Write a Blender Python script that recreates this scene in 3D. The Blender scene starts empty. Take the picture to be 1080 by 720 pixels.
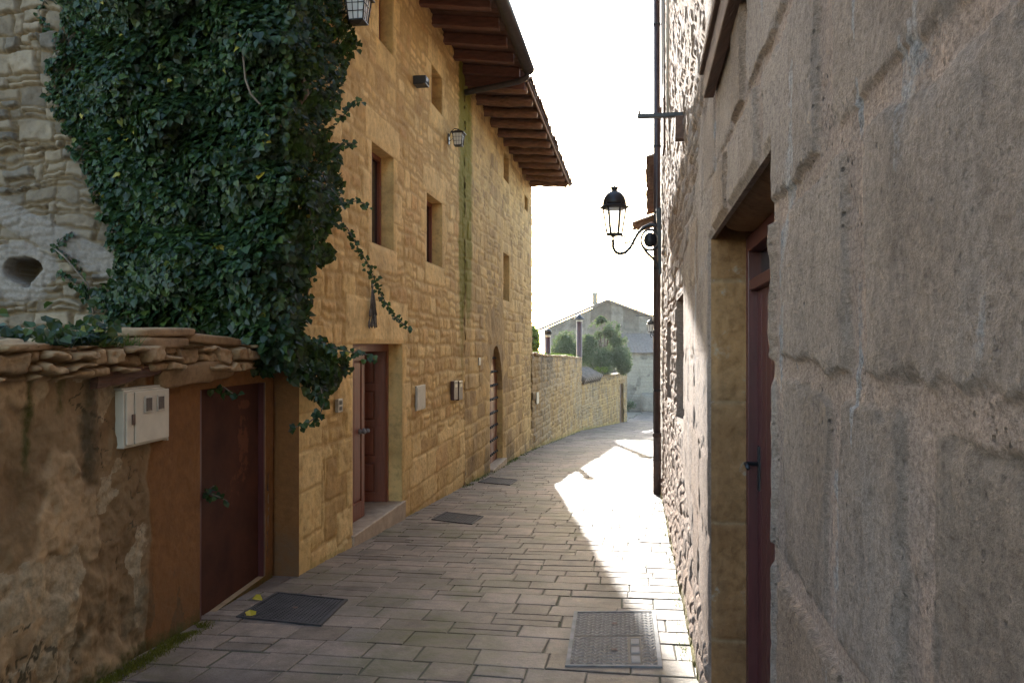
import bpy, bmesh, math, random
import numpy as np
from mathutils import Vector, Matrix

random.seed(7)
rng = np.random.default_rng(7)
SC = bpy.context.scene
COL = SC.collection
R = math.radians

# ------------------------------------------------------------------ camera, sky, sun, exposure
EYE = 1.55
F = 827.2
cam_d = bpy.data.cameras.new('camera')
cam_d.sensor_width = 23.5
cam_d.lens = 18.0
cam_d.clip_start = 0.02
cam_d.clip_end = 1500
cam = bpy.data.objects.new('camera', cam_d)
cam.location = (0, 0, EYE)
cam.rotation_euler = (R(90) + 2.0 / F, 0, 0)
COL.objects.link(cam)
SC.camera = cam

SUN_EL, SUN_AZ = 14.0, -1.15          # degrees: elevation, and angle right of +Y
w = bpy.data.worlds.new('World')
SC.world = w
w.use_nodes = True
nt = w.node_tree
for n in list(nt.nodes):
    nt.nodes.remove(n)
wo = nt.nodes.new('ShaderNodeOutputWorld')
bg = nt.nodes.new('ShaderNodeBackground')
sky = nt.nodes.new('ShaderNodeTexSky')
sky.sky_type = 'NISHITA'
sky.sun_disc = False
sky.sun_elevation = R(SUN_EL)
sky.sun_rotation = R(SUN_AZ)
sky.air_density = 1.0
sky.dust_density = 1.0
sky.ozone_density = 0.7
bg.inputs['Strength'].default_value = 0.15
nt.links.new(sky.outputs[0], bg.inputs[0])
nt.links.new(bg.outputs[0], wo.inputs[0])

sd = bpy.data.lights.new('sun', 'SUN')
sd.energy = 3.4
sd.angle = R(0.6)
sd.color = (1.0, 0.96, 0.89)
so = bpy.data.objects.new('sun', sd)
to_sun = Vector((math.sin(R(SUN_AZ)) * math.cos(R(SUN_EL)), math.cos(R(SUN_AZ)) * math.cos(R(SUN_EL)), math.sin(R(SUN_EL))))
so.rotation_euler = to_sun.to_track_quat('Z', 'Y').to_euler()
so.location = (0, 30, 40)
COL.objects.link(so)

SC.view_settings.view_transform = 'Standard'
SC.view_settings.look = 'None'
SC.view_settings.exposure = 2.6
SC.view_settings.gamma = 1.0
SC.view_settings.use_curve_mapping = False
SC.cycles.max_bounces = 10
SC.cycles.diffuse_bounces = 6
SC.cycles.use_denoising = True

# ------------------------------------------------------------------ numeric helpers
PERM = np.random.default_rng(99).random((8, 256, 256))


def vnoise(x, y, s=0):
    t = PERM[s % 8]
    x = np.asarray(x, float) + s * 17.31
    y = np.asarray(y, float) + s * 5.77
    xi = np.floor(x).astype(int); yi = np.floor(y).astype(int)
    fx = x - xi; fy = y - yi
    fx = fx * fx * (3 - 2 * fx); fy = fy * fy * (3 - 2 * fy)
    a = t[xi & 255, yi & 255]; b = t[(xi + 1) & 255, yi & 255]
    c = t[xi & 255, (yi + 1) & 255]; d = t[(xi + 1) & 255, (yi + 1) & 255]
    return (a * (1 - fx) + b * fx) * (1 - fy) + (c * (1 - fx) + d * fx) * fy


def fbm(x, y, s=0, o=4):
    r = 0; a = 0.5; tot = 0
    for i in range(o):
        r = r + a * vnoise(x * 2 ** i, y * 2 ** i, s + i); tot += a; a *= 0.5
    return r / tot


def sst(a, b, x):
    t = np.clip((x - a) / (b - a), 0, 1)
    return t * t * (3 - 2 * t)


def zg(Y):
    Y = np.asarray(Y, float)
    return np.where(Y < 48, -0.065 * Y, -3.12 - 0.01 * (Y - 48))


def zgf(Y):
    return float(zg(Y))


def pt(px, py, Y):
    return Vector(((px - 540) / F * Y, Y, EYE + (362 - py) / F * Y))


def gpt(px, py):
    """point of the sloping street seen at a place in the photograph"""
    Y = EYE / ((py - 362) / F - 0.065)
    return Vector(((px - 540) / F * Y, Y, zgf(Y)))


class Frame:
    """wall frame: u runs along the wall, n out of its face, z up"""
    def __init__(s, O, d, side):
        l = math.hypot(*d)
        s.O = O; s.d = (d[0] / l, d[1] / l)
        s.n = (side * s.d[1], -side * s.d[0])
        s.k = l / abs(d[1]) if d[1] else 1

    def p(s, u, n, z):
        return Vector((s.O[0] + s.d[0] * u + s.n[0] * n, s.O[1] + s.d[1] * u + s.n[1] * n, z))

    def arr(s, u, n, z):
        return np.stack([s.O[0] + s.d[0] * u + s.n[0] * n, s.O[1] + s.d[1] * u + s.n[1] * n, z], -1)


LS, L0 = 0.155, -2.88
FL = Frame((L0, 0), (LS, 1), 1)          # left houses: face looks right
RS, R0 = 0.165, 0.335
FR = Frame((R0, 0), (RS, 1), -1)         # right house: face looks left
GS, G0 = 0.09, -2.62
FG = Frame((G0, 0), (GS, 1), 1)          # rendered garden wall, left front


def LY(px):
    return L0 / ((px - 540) / F - LS)


def RY(px):
    return R0 / ((px - 540) / F - RS)


def GY(px):
    return G0 / ((px - 540) / F - GS)


def hz(py, Y):
    return EYE + (362 - py) / F * Y


# ------------------------------------------------------------------ object helpers
def tag(o, label=None, cat=None, group=None, kind=None):
    if label: o['label'] = label
    if cat: o['category'] = cat
    if group: o['group'] = group
    if kind: o['kind'] = kind
    return o


def thing(name, label, cat, loc=(0, 0, 0), group=None):
    o = bpy.data.objects.new(name, None)
    o.empty_display_size = 0.1
    o.location = loc
    COL.objects.link(o)
    return tag(o, label, cat, group)


def root_off(p):
    v = Vector((0, 0, 0))
    while p is not None:
        v += Vector(p.location); p = p.parent
    return v


def link_mesh(name, me, m, parent=None):
    o = bpy.data.objects.new(name, me)
    COL.objects.link(o)
    if m is not None:
        me.materials.append(m)
    if parent is not None:
        o.parent = parent
    return o


def np_mesh(name, co, quads, m, parent=None, attrs=None, smooth=True, loc=None, sizes=None):
    """co (N,3) in world space; quads (M,k) index array"""
    off = root_off(parent) if parent is not None else Vector(loc or (0, 0, 0))
    co = np.asarray(co, float) - np.array(off)
    me = bpy.data.meshes.new(name)
    me.vertices.add(len(co))
    me.vertices.foreach_set('co', co.astype(np.float32).ravel())
    k = quads.shape[1]
    me.loops.add(quads.size)
    me.loops.foreach_set('vertex_index', quads.astype(np.int32).ravel())
    me.polygons.add(len(quads))
    me.polygons.foreach_set('loop_start', np.arange(0, quads.size, k, dtype=np.int32))
    me.polygons.foreach_set('use_smooth', np.full(len(quads), smooth))
    me.update(calc_edges=True)
    for a, v in (attrs or {}).items():
        at = me.attributes.new(a, 'FLOAT', 'POINT')
        at.data.foreach_set('value', np.asarray(v, np.float32).ravel())
    o = link_mesh(name, me, m, parent)
    if parent is None and loc is not None:
        o.location = loc
    return o


class MB:
    """collects simple shapes into ONE mesh"""
    def __init__(s):
        s.v = []; s.f = []; s.sm = []

    def add(s, vs, fs, smooth=False):
        b = len(s.v)
        s.v += [Vector(v) for v in vs]
        s.f += [tuple(i + b for i in f) for f in fs]
        s.sm += [smooth] * len(fs)
        return s

    def hexa(s, c, smooth=False):
        """8 corners: bottom ring 0-3, top ring 4-7"""
        return s.add(c, [(3, 2, 1, 0), (4, 5, 6, 7), (0, 1, 5, 4), (1, 2, 6, 5), (2, 3, 7, 6), (3, 0, 4, 7)], smooth)

    def box(s, x0, x1, y0, y1, z0, z1):
        return s.hexa([(x0, y0, z0), (x1, y0, z0), (x1, y1, z0), (x0, y1, z0), (x0, y0, z1), (x1, y0, z1), (x1, y1, z1), (x0, y1, z1)])

    def fbox(s, fr, u0, u1, n0, n1, z0, z1, dz=0.0):
        """box in a wall frame; dz shears the n1 side down/up"""
        return s.hexa([fr.p(u0, n0, z0), fr.p(u1, n0, z0), fr.p(u1, n1, z0 + dz), fr.p(u0, n1, z0 + dz),
                       fr.p(u0, n0, z1), fr.p(u1, n0, z1), fr.p(u1, n1, z1 + dz), fr.p(u0, n1, z1 + dz)])

    def tube(s, path, r, n=8, caps=True):
        path = [Vector(p) for p in path]
        rs = r if isinstance(r, (list, tuple)) else [r] * len(path)
        vs = []; fs = []
        up = None
        for i, p in enumerate(path):
            t = (path[min(i + 1, len(path) - 1)] - path[max(i - 1, 0)]).normalized()
            if up is None:
                a = Vector((0, 0, 1)) if abs(t.z) < 0.9 else Vector((1, 0, 0))
                e1 = t.cross(a).normalized()
            else:
                e1 = (up - t * up.dot(t)).normalized()
            up = e1
            e2 = t.cross(e1)
            for k in range(n):
                an = 2 * math.pi * k / n
                vs.append(p + (e1 * math.cos(an) + e2 * math.sin(an)) * rs[i])
        for i in range(len(path) - 1):
            for k in range(n):
                a = i * n + k; b = i * n + (k + 1) % n
                fs.append((a, b, b + n, a + n))
        if caps:
            fs.append(tuple(range(n))[::-1]); fs.append(tuple(range((len(path) - 1) * n, len(path) * n)))
        return s.add(vs, fs, True)

    def lathe(s, c, prof, n=16, rot=0.0, smooth=True):
        """prof: (radius, z) list about a vertical axis through c"""
        c = Vector(c); vs = []; fs = []
        for r, z in prof:
            for k in range(n):
                a = 2 * math.pi * k / n + rot
                vs.append(c + Vector((r * math.cos(a), r * math.sin(a), z)))
        for i in range(len(prof) - 1):
            for k in range(n):
                a = i * n + k; b = i * n + (k + 1) % n
                fs.append((a, b, b + n, a + n))
        fs.append(tuple(range(n))[::-1]); fs.append(tuple(range((len(prof) - 1) * n, len(prof) * n)))
        return s.add(vs, fs, smooth)

    def build(s, name, m, parent=None, loc=None, bevel=0.0, label=None):
        off = root_off(parent) if parent is not None else Vector(loc or (0, 0, 0))
        me = bpy.data.meshes.new(name)
        me.from_pydata([tuple(v - off) for v in s.v], [], s.f)
        me.polygons.foreach_set('use_smooth', s.sm)
        if bevel:
            bm = bmesh.new(); bm.from_mesh(me)
            ed = [e for e in bm.edges if len(e.link_faces) == 2 and e.calc_face_angle(0) > 0.6]
            bmesh.ops.bevel(bm, geom=ed, offset=bevel, segments=2, affect='EDGES', profile=0.5)
            bm.to_mesh(me); bm.free()
        me.update()
        o = link_mesh(name, me, m, parent)
        if parent is None and loc is not None:
            o.location = loc
        if label: o['label'] = label
        return o


def copy_tree(o, parent=None):
    c = o.copy(); COL.objects.link(c)
    if parent is not None:
        c.parent = parent
    for ch in list(o.children):
        copy_tree(ch, c)
    return c


# ------------------------------------------------------------------ materials
def N(t, kind, **kw):
    n = t.nodes.new(kind)
    for k, v in kw.items():
        if hasattr(n, k):
            setattr(n, k, v)
        else:
            n.inputs[k].default_value = v
    return n


def ramp(t, fac, stops):
    r = t.nodes.new('ShaderNodeValToRGB')
    el = r.color_ramp.elements
    while len(el) < len(stops):
        el.new(0.5)
    for e, (p, c) in zip(el, stops):
        e.position = p
        e.color = (*c, 1) if len(c) == 3 else c
    t.links.new(fac, r.inputs[0])
    return r.outputs[0]


def mixc(t, fac, a, b, mode='MIX'):
    m = t.nodes.new('ShaderNodeMix'); m.data_type = 'RGBA'; m.blend_type = mode
    for s, v in ((m.inputs[0], fac), (m.inputs[6], a), (m.inputs[7], b)):
        if isinstance(v, (int, float)): s.default_value = v
        elif isinstance(v, tuple): s.default_value = (*v, 1)
        else: t.links.new(v, s)
    return m.outputs[2]


def mth(t, op, a, b=None, clamp=False):
    m = t.nodes.new('ShaderNodeMath'); m.operation = op; m.use_clamp = clamp
    for s, v in ((m.inputs[0], a), (m.inputs[1], b)):
        if v is None: continue
        if isinstance(v, (int, float)): s.default_value = v
        else: t.links.new(v, s)
    return m.outputs[0]


def noise(t, scale, detail=5, rough=0.55, stretch=None, off=0):
    tc = N(t, 'ShaderNodeTexCoord')
    mp = t.nodes.new('ShaderNodeMapping')
    mp.inputs['Location'].default_value = (off, off * 1.7, off * 0.6)
    if stretch: mp.inputs['Scale'].default_value = stretch
    t.links.new(tc.outputs['Object'], mp.inputs[0])
    n = t.nodes.new('ShaderNodeTexNoise')
    n.inputs['Scale'].default_value = scale
    n.inputs['Detail'].default_value = detail
    n.inputs['Roughness'].default_value = rough
    t.links.new(mp.outputs[0], n.inputs['Vector'])
    return n.outputs['Fac']


def attr(t, name):
    a = t.nodes.new('ShaderNodeAttribute'); a.attribute_name = name
    return a.outputs['Fac']


def new_mat(name):
    m = bpy.data.materials.new(name); m.use_nodes = True
    t = m.node_tree
    return m, t, t.nodes['Principled BSDF']


def set_bump(t, b, h, strength, dist):
    bp = t.nodes.new('ShaderNodeBump')
    bp.inputs['Strength'].default_value = strength
    bp.inputs['Distance'].default_value = dist
    t.links.new(h, bp.inputs['Height'])
    t.links.new(bp.outputs[0], b.inputs['Normal'])


def simple(name, c, rough=0.6, var=0.25, scale=8.0, metal=0.0, bump=0.15, stretch=None, dist=0.01, spec=0.5, c2=None):
    m, t, b = new_mat(name)
    n1 = noise(t, scale, 6, 0.6, stretch)
    lo = tuple(x * (1 - var) for x in c); hi = c2 or tuple(min(1, x * (1 + var)) for x in c)
    t.links.new(ramp(t, n1, [(0.3, lo), (0.7, hi)]), b.inputs['Base Color'])
    b.inputs['Roughness'].default_value = rough
    b.inputs['Metallic'].default_value = metal
    b.inputs['Specular IOR Level'].default_value = spec
    if bump:
        n2 = noise(t, scale * 5, 6, 0.6, stretch, 3)
        set_bump(t, b, n2, bump, dist)
    return m


def stone(name, cols, mortar, moss=(0.24, 0.21, 0.02), dark=(0.09, 0.07, 0.05), stain=0.45, fine=38.0, bump=0.5, vert=None,
          brown=(0.17, 0.075, 0.022), pale=(0.3, 0.26, 0.2), grain=False):
    """cols: four stone colours picked per stone by 'sid'; 'joint' mixes mortar, 'moss' lichen and algae, 'damp' dark dirt,
    'brown' a coat of ochre render, 'pale' a lime smear"""
    m, t, b = new_mat(name)
    base = ramp(t, attr(t, 'sid'), [(0.0, cols[0]), (0.35, cols[1]), (0.65, cols[2]), (1.0, cols[3])])
    n1 = noise(t, 2.2, 8, 0.62)
    n2 = noise(t, fine * 0.35, 8, 0.7, vert, 4)
    n3 = noise(t, fine, 6, 0.7, vert, 9)
    base = mixc(t, 0.85, base, ramp(t, n1, [(0.3, (0.62, 0.56, 0.5)), (0.5, (0.95, 0.93, 0.9)), (0.72, (1.25, 1.2, 1.12))]), 'MULTIPLY')
    base = mixc(t, 0.8, base, ramp(t, n2, [(0.3, (0.6, 0.55, 0.5)), (0.5, (1, 1, 1)), (0.7, (1.22, 1.2, 1.17))]), 'MULTIPLY')
    mo = mixc(t, 0.7, mortar, ramp(t, n3, [(0.3, (0.6, 0.6, 0.6)), (0.7, (1.15, 1.15, 1.15))]), 'MULTIPLY')
    jn = mth(t, 'ADD', attr(t, 'joint'), mth(t, 'MULTIPLY', mth(t, 'SUBTRACT', n2, 0.5), 0.7), True)
    base = mixc(t, jn, base, mo)
    pa = ramp(t, mth(t, 'ADD', attr(t, 'pale'), mth(t, 'MULTIPLY', mth(t, 'SUBTRACT', n2, 0.5), 0.9)), [(0.4, (0, 0, 0)), (0.6, (1, 1, 1))])
    base = mixc(t, pa, base, mixc(t, 0.8, pale, ramp(t, n3, [(0.3, (0.55, 0.55, 0.55)), (0.7, (1.2, 1.2, 1.2))]), 'MULTIPLY'))
    br = ramp(t, mth(t, 'ADD', attr(t, 'brown'), mth(t, 'MULTIPLY', mth(t, 'SUBTRACT', n1, 0.5), 0.8)), [(0.42, (0, 0, 0)), (0.6, (1, 1, 1))])
    base = mixc(t, br, base, mixc(t, 0.7, brown, ramp(t, n2, [(0.3, (0.65, 0.65, 0.65)), (0.7, (1.2, 1.2, 1.2))]), 'MULTIPLY'))
    # dirt and moss with shapes of their own
    st = ramp(t, noise(t, 1.3, 9, 0.68, (1, 1, 0.55), 21), [(0.52, (0, 0, 0)), (0.72, (1, 1, 1))])
    base = mixc(t, mth(t, 'MULTIPLY', st, stain), base, dark)
    dm = ramp(t, mth(t, 'ADD', attr(t, 'damp'), mth(t, 'MULTIPLY', mth(t, 'SUBTRACT', n2, 0.5), 1.2)), [(0.35, (0, 0, 0)), (0.95, (1, 1, 1))])
    base = mixc(t, mth(t, 'MULTIPLY', dm, 0.85), base, dark)
    ms = ramp(t, mth(t, 'ADD', attr(t, 'moss'), mth(t, 'MULTIPLY', mth(t, 'SUBTRACT', n2, 0.5), 1.3)), [(0.35, (0, 0, 0)), (0.9, (1, 1, 1))])
    base = mixc(t, ms, base, mixc(t, n3, moss, tuple(x * 0.5 for x in moss)))
    h = mth(t, 'ADD', mth(t, 'MULTIPLY', n2, 1.0), mth(t, 'MULTIPLY', n3, 0.6))
    if grain:
        # sandy grain, small open pits and faint vertical tooling of the dressed blocks
        n4 = noise(t, 420, 3, 0.7, None, 2)
        base = mixc(t, 0.75, base, ramp(t, n4, [(0.3, (0.62, 0.6, 0.58)), (0.5, (1, 1, 1)), (0.7, (1.3, 1.28, 1.26))]), 'MULTIPLY')
        base = mixc(t, 0.7, base, ramp(t, n3, [(0.34, (0.6, 0.57, 0.54)), (0.5, (1, 1, 1)), (0.66, (1.28, 1.27, 1.25))]), 'MULTIPLY')
        n5 = noise(t, 80, 4, 0.65, (1, 1, 0.25), 14)
        base = mixc(t, 0.3, base, ramp(t, n5, [(0.32, (0.7, 0.68, 0.66)), (0.5, (1, 1, 1)), (0.68, (1.2, 1.2, 1.22))]), 'MULTIPLY')
        tc = N(t, 'ShaderNodeTexCoord')
        vo = t.nodes.new('ShaderNodeTexVoronoi'); vo.inputs['Scale'].default_value = 42
        t.links.new(tc.outputs['Object'], vo.inputs['Vector'])
        pm = ramp(t, noise(t, 3.5, 4, 0.6, None, 40), [(0.45, (0, 0, 0)), (0.6, (1, 1, 1))])
        pit = mth(t, 'MULTIPLY', ramp(t, mth(t, 'ADD', vo.outputs['Distance'], mth(t, 'MULTIPLY', mth(t, 'SUBTRACT', n3, 0.5), 0.35)), [(0.1, (1, 1, 1)), (0.2, (0, 0, 0))]), pm)
        base = mixc(t, mth(t, 'MULTIPLY', pit, 0.75), base, (0.07, 0.05, 0.038))
        h = mth(t, 'SUBTRACT', mth(t, 'ADD', mth(t, 'ADD', h, mth(t, 'MULTIPLY', n4, 0.35)), mth(t, 'MULTIPLY', n5, 0.35)), mth(t, 'MULTIPLY', pit, 0.9))
    t.links.new(base, b.inputs['Base Color'])
    b.inputs['Roughness'].default_value = 0.9
    b.inputs['Specular IOR Level'].default_value = 0.25
    set_bump(t, b, h, bump, 0.012)
    return m


def leaf_mat(name, stops, rough=0.45, trans=0.2, tcol=(0.12, 0.2, 0.03)):
    m, t, b = new_mat(name)
    c = ramp(t, attr(t, 'rnd'), stops)
    t.links.new(c, b.inputs['Base Color'])
    b.inputs['Roughness'].default_value = rough
    b.inputs['Specular IOR Level'].default_value = 0.28
    tr = t.nodes.new('ShaderNodeBsdfTranslucent')
    tr.inputs[0].default_value = (*tcol, 1)
    mx = t.nodes.new('ShaderNodeMixShader'); mx.inputs[0].default_value = trans
    t.links.new(b.outputs[0], mx.inputs[1]); t.links.new(tr.outputs[0], mx.inputs[2])
    t.links.new(mx.outputs[0], t.nodes['Material Output'].inputs[0])
    return m


M = {}
M['facade'] = stone('golden_stone', [(0.46, 0.3, 0.115), (0.62, 0.44, 0.18), (0.73, 0.55, 0.26), (0.57, 0.36, 0.145)], (0.5, 0.335, 0.13), stain=0.25,
                    brown=(0.36, 0.19, 0.06), pale=(0.5, 0.39, 0.22))
M['facade_old'] = stone('weathered_golden_stone', [(0.3, 0.2, 0.09), (0.57, 0.395, 0.165), (0.64, 0.465, 0.21), (0.4, 0.27, 0.125)], (0.56, 0.39, 0.16),
                        stain=0.45, pale=(0.5, 0.36, 0.19))
M['ruin'] = stone('grey_rubble_stone', [(0.115, 0.092, 0.068), (0.185, 0.148, 0.105), (0.225, 0.18, 0.13), (0.085, 0.075, 0.064)], (0.15, 0.102, 0.054), stain=0.5,
                  dark=(0.1, 0.085, 0.075), pale=(0.2, 0.167, 0.138))
M['ashlar'] = stone('pink_grey_ashlar', [(0.265, 0.182, 0.132), (0.3, 0.215, 0.165), (0.325, 0.24, 0.19), (0.27, 0.172, 0.112)], (0.42, 0.27, 0.19), stain=0.3,
                    dark=(0.1, 0.07, 0.05), fine=95.0, bump=1.0, vert=(1.0, 1.0, 1.35), grain=True, brown=(0.4, 0.28, 0.15), pale=(0.33, 0.275, 0.24))
M['jamb'] = stone('brown_jamb_stone', [(0.22, 0.11, 0.045), (0.255, 0.13, 0.054), (0.275, 0.15, 0.066), (0.2, 0.1, 0.042)], (0.27, 0.17, 0.09), stain=0.4,
                  fine=70.0, bump=0.5)
M['render'] = stone('old_beige_render', [(0.26, 0.18, 0.1), (0.34, 0.24, 0.135), (0.42, 0.31, 0.185), (0.27, 0.185, 0.1)], (0.17, 0.105, 0.047),
                    dark=(0.05, 0.042, 0.022), stain=0.55, moss=(0.075, 0.075, 0.012), fine=45.0, brown=(0.2, 0.09, 0.028), pale=(0.38, 0.3, 0.19))
M['ochre'] = stone('ochre_brown_render', [(0.19, 0.14, 0.085), (0.225, 0.165, 0.1), (0.255, 0.19, 0.12), (0.19, 0.135, 0.075)], (0.14, 0.09, 0.045), stain=0.3, brown=(0.22, 0.093, 0.028))
M['gwall'] = stone('yellow_garden_stone', [(0.25, 0.155, 0.065), (0.38, 0.245, 0.1), (0.41, 0.275, 0.12), (0.23, 0.15, 0.07)], (0.36, 0.235, 0.1), stain=0.8,
                   dark=(0.11, 0.085, 0.06))
M['farstone'] = stone('far_grey_stone', [(0.16, 0.14, 0.115), (0.2, 0.175, 0.145), (0.23, 0.2, 0.165), (0.14, 0.13, 0.11)], (0.2, 0.175, 0.145), stain=0.5)
M['slab_stone'] = stone('flat_loose_stone', [(0.24, 0.16, 0.085), (0.27, 0.18, 0.1), (0.3, 0.2, 0.11), (0.22, 0.16, 0.1)], (0.25, 0.18, 0.1), stain=0.5,
                        dark=(0.07, 0.06, 0.035))
M['door_wood'] = simple('red_brown_wood', (0.19, 0.06, 0.03), 0.42, 0.25, 6, stretch=(8, 8, 0.6), bump=0.1)
M['maroon'] = simple('maroon_paint', (0.075, 0.017, 0.016), 0.4, 0.25, 7, stretch=(6, 6, 0.5), bump=0.08)
M['rafter'] = simple('reddish_rafter_wood', (0.135, 0.055, 0.032), 0.8, 0.4, 5, stretch=(1, 6, 6), bump=0.4)
M['log'] = simple('brown_log_wood', (0.19, 0.1, 0.055), 0.85, 0.45, 5, stretch=(1, 6, 6), bump=0.5)
M['soffit'] = simple('dark_soffit_boards', (0.085, 0.04, 0.026), 0.85, 0.4, 6, bump=0.3)
M['beam'] = simple('weathered_beam_wood', (0.105, 0.05, 0.03), 0.8, 0.4, 6, stretch=(5, 0.5, 5), bump=0.5)
M['oldbeam'] = simple('cracked_oak', (0.1, 0.045, 0.026), 0.85, 0.5, 9, stretch=(3, 0.4, 6), bump=0.8)
M['tile'] = simple('clay_tile', (0.3, 0.13, 0.07), 0.85, 0.45, 7, bump=0.3, c2=(0.34, 0.2, 0.12))
M['oldtile'] = simple('lichen_grey_tile', (0.14, 0.11, 0.085), 0.9, 0.4, 6, bump=0.3)
M['gutter'] = simple('dark_gutter_metal', (0.05, 0.04, 0.036), 0.45, 0.3, 10, bump=0.05, metal=0.3)
M['pipe'] = simple('brown_pipe_paint', (0.045, 0.024, 0.022), 0.45, 0.3, 10, bump=0.05)
M['rustpipe'] = simple('cast_iron_rust', (0.085, 0.045, 0.03), 0.7, 0.4, 14, bump=0.2)
M['iron'] = simple('black_iron', (0.014, 0.014, 0.016), 0.45, 0.3, 20, bump=0.1)
M['glass'] = simple('dark_window_glass', (0.015, 0.015, 0.018), 0.08, 0.2, 4, bump=0)
M['frost'] = simple('frosted_lamp_glass', (0.75, 0.74, 0.7), 0.35, 0.05, 8, bump=0)
M['clear'], _t, _b = new_mat('clear_lamp_glass')
_b.inputs['Base Color'].default_value = (0.92, 0.93, 0.93, 1)
_b.inputs['Roughness'].default_value = 0.15
_tr = _t.nodes.new('ShaderNodeBsdfTransparent'); _mx = _t.nodes.new('ShaderNodeMixShader'); _mx.inputs[0].default_value = 0.5
_t.links.new(_b.outputs[0], _mx.inputs[1]); _t.links.new(_tr.outputs[0], _mx.inputs[2]); _t.links.new(_mx.outputs[0], _t.nodes['Material Output'].inputs[0])
M['plastic'] = simple('aged_white_plastic', (0.5, 0.46, 0.37), 0.5, 0.12, 7, bump=0.05)
M['greymetal'] = simple('pale_painted_metal', (0.42, 0.4, 0.34), 0.5, 0.15, 10, bump=0.05)
M['boxbrown'] = simple('brown_letterbox_paint', (0.06, 0.025, 0.02), 0.4, 0.2, 10, bump=0.03)
M['steel'] = simple('worn_cover_steel', (0.19, 0.187, 0.185), 0.75, 0.35, 9, metal=0.0, bump=0.1, spec=0.2)
M['darksteel'] = simple('dark_cover_steel', (0.045, 0.043, 0.045), 0.7, 0.35, 9, metal=0.0, bump=0.12, spec=0.2)
M['straw'] = simple('dried_stalks', (0.14, 0.12, 0.1), 0.9, 0.4, 30, bump=0)
M['bark'] = simple('grey_bark', (0.12, 0.09, 0.065), 0.9, 0.4, 12, bump=0.5)
M['earth'] = simple('bare_earth', (0.16, 0.13, 0.09), 0.95, 0.4, 2, bump=0.3)
M['bed'] = simple('sand_joint', (0.1, 0.085, 0.07), 0.95, 0.4, 12, bump=0.3, c2=(0.06, 0.07, 0.022))
M['step'] = simple('pale_threshold_stone', (0.36, 0.28, 0.2), 0.8, 0.3, 6, bump=0.25)
M['ivy'] = leaf_mat('ivy_leaf', [(0.0, (0.006, 0.016, 0.006)), (0.45, (0.011, 0.027, 0.008)), (0.85, (0.022, 0.045, 0.011)), (0.992, (0.05, 0.075, 0.016)), (0.9985, (0.28, 0.22, 0.025))], 0.4, 0.12)
M['bush'] = leaf_mat('olive_leaf', [(0.0, (0.05, 0.075, 0.045)), (0.6, (0.08, 0.11, 0.065)), (1.0, (0.13, 0.16, 0.09))], 0.55, 0.3, (0.15, 0.2, 0.06))
M['treeleaf'] = leaf_mat('bright_leaf', [(0.0, (0.05, 0.09, 0.02)), (1.0, (0.13, 0.18, 0.05))], 0.5, 0.4, (0.25, 0.35, 0.05))
M['grass'] = leaf_mat('grass_blade', [(0.0, (0.04, 0.07, 0.012)), (0.7, (0.09, 0.12, 0.025)), (1.0, (0.2, 0.18, 0.06))], 0.6, 0.25)
M['moss'] = leaf_mat('moss_green', [(0.0, (0.07, 0.068, 0.008)), (1.0, (0.17, 0.15, 0.015))], 0.9, 0.1)
M['yellow'] = leaf_mat('yellow_leaf', [(0.0, (0.4, 0.32, 0.02)), (1.0, (0.5, 0.4, 0.04))], 0.6, 0.15, (0.5, 0.4, 0.03))


def door_graffiti_mat():
    """flat dark red steel sheet with scraped, rubbed patches near its top"""
    m, t, b = new_mat('scuffed_red_steel')
    n1 = noise(t, 3, 8, 0.65)
    base = ramp(t, n1, [(0.3, (0.04, 0.014, 0.01)), (0.7, (0.085, 0.03, 0.017))])
    sc = ramp(t, mth(t, 'ADD', attr(t, 'pale'), mth(t, 'MULTIPLY', mth(t, 'SUBTRACT', noise(t, 14, 8, 0.7, None, 5), 0.5), 1.6)), [(0.5, (0, 0, 0)), (0.6, (1, 1, 1))])
    base = mixc(t, mth(t, 'MULTIPLY', sc, 0.7), base, (0.15, 0.055, 0.028))
    t.links.new(base, b.inputs['Base Color'])
    b.inputs['Roughness'].default_value = 0.7
    b.inputs['Specular IOR Level'].default_value = 0.15
    set_bump(t, b, noise(t, 30, 5, 0.6), 0.12, 0.01)
    return m


M['oldred'] = door_graffiti_mat()


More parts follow.
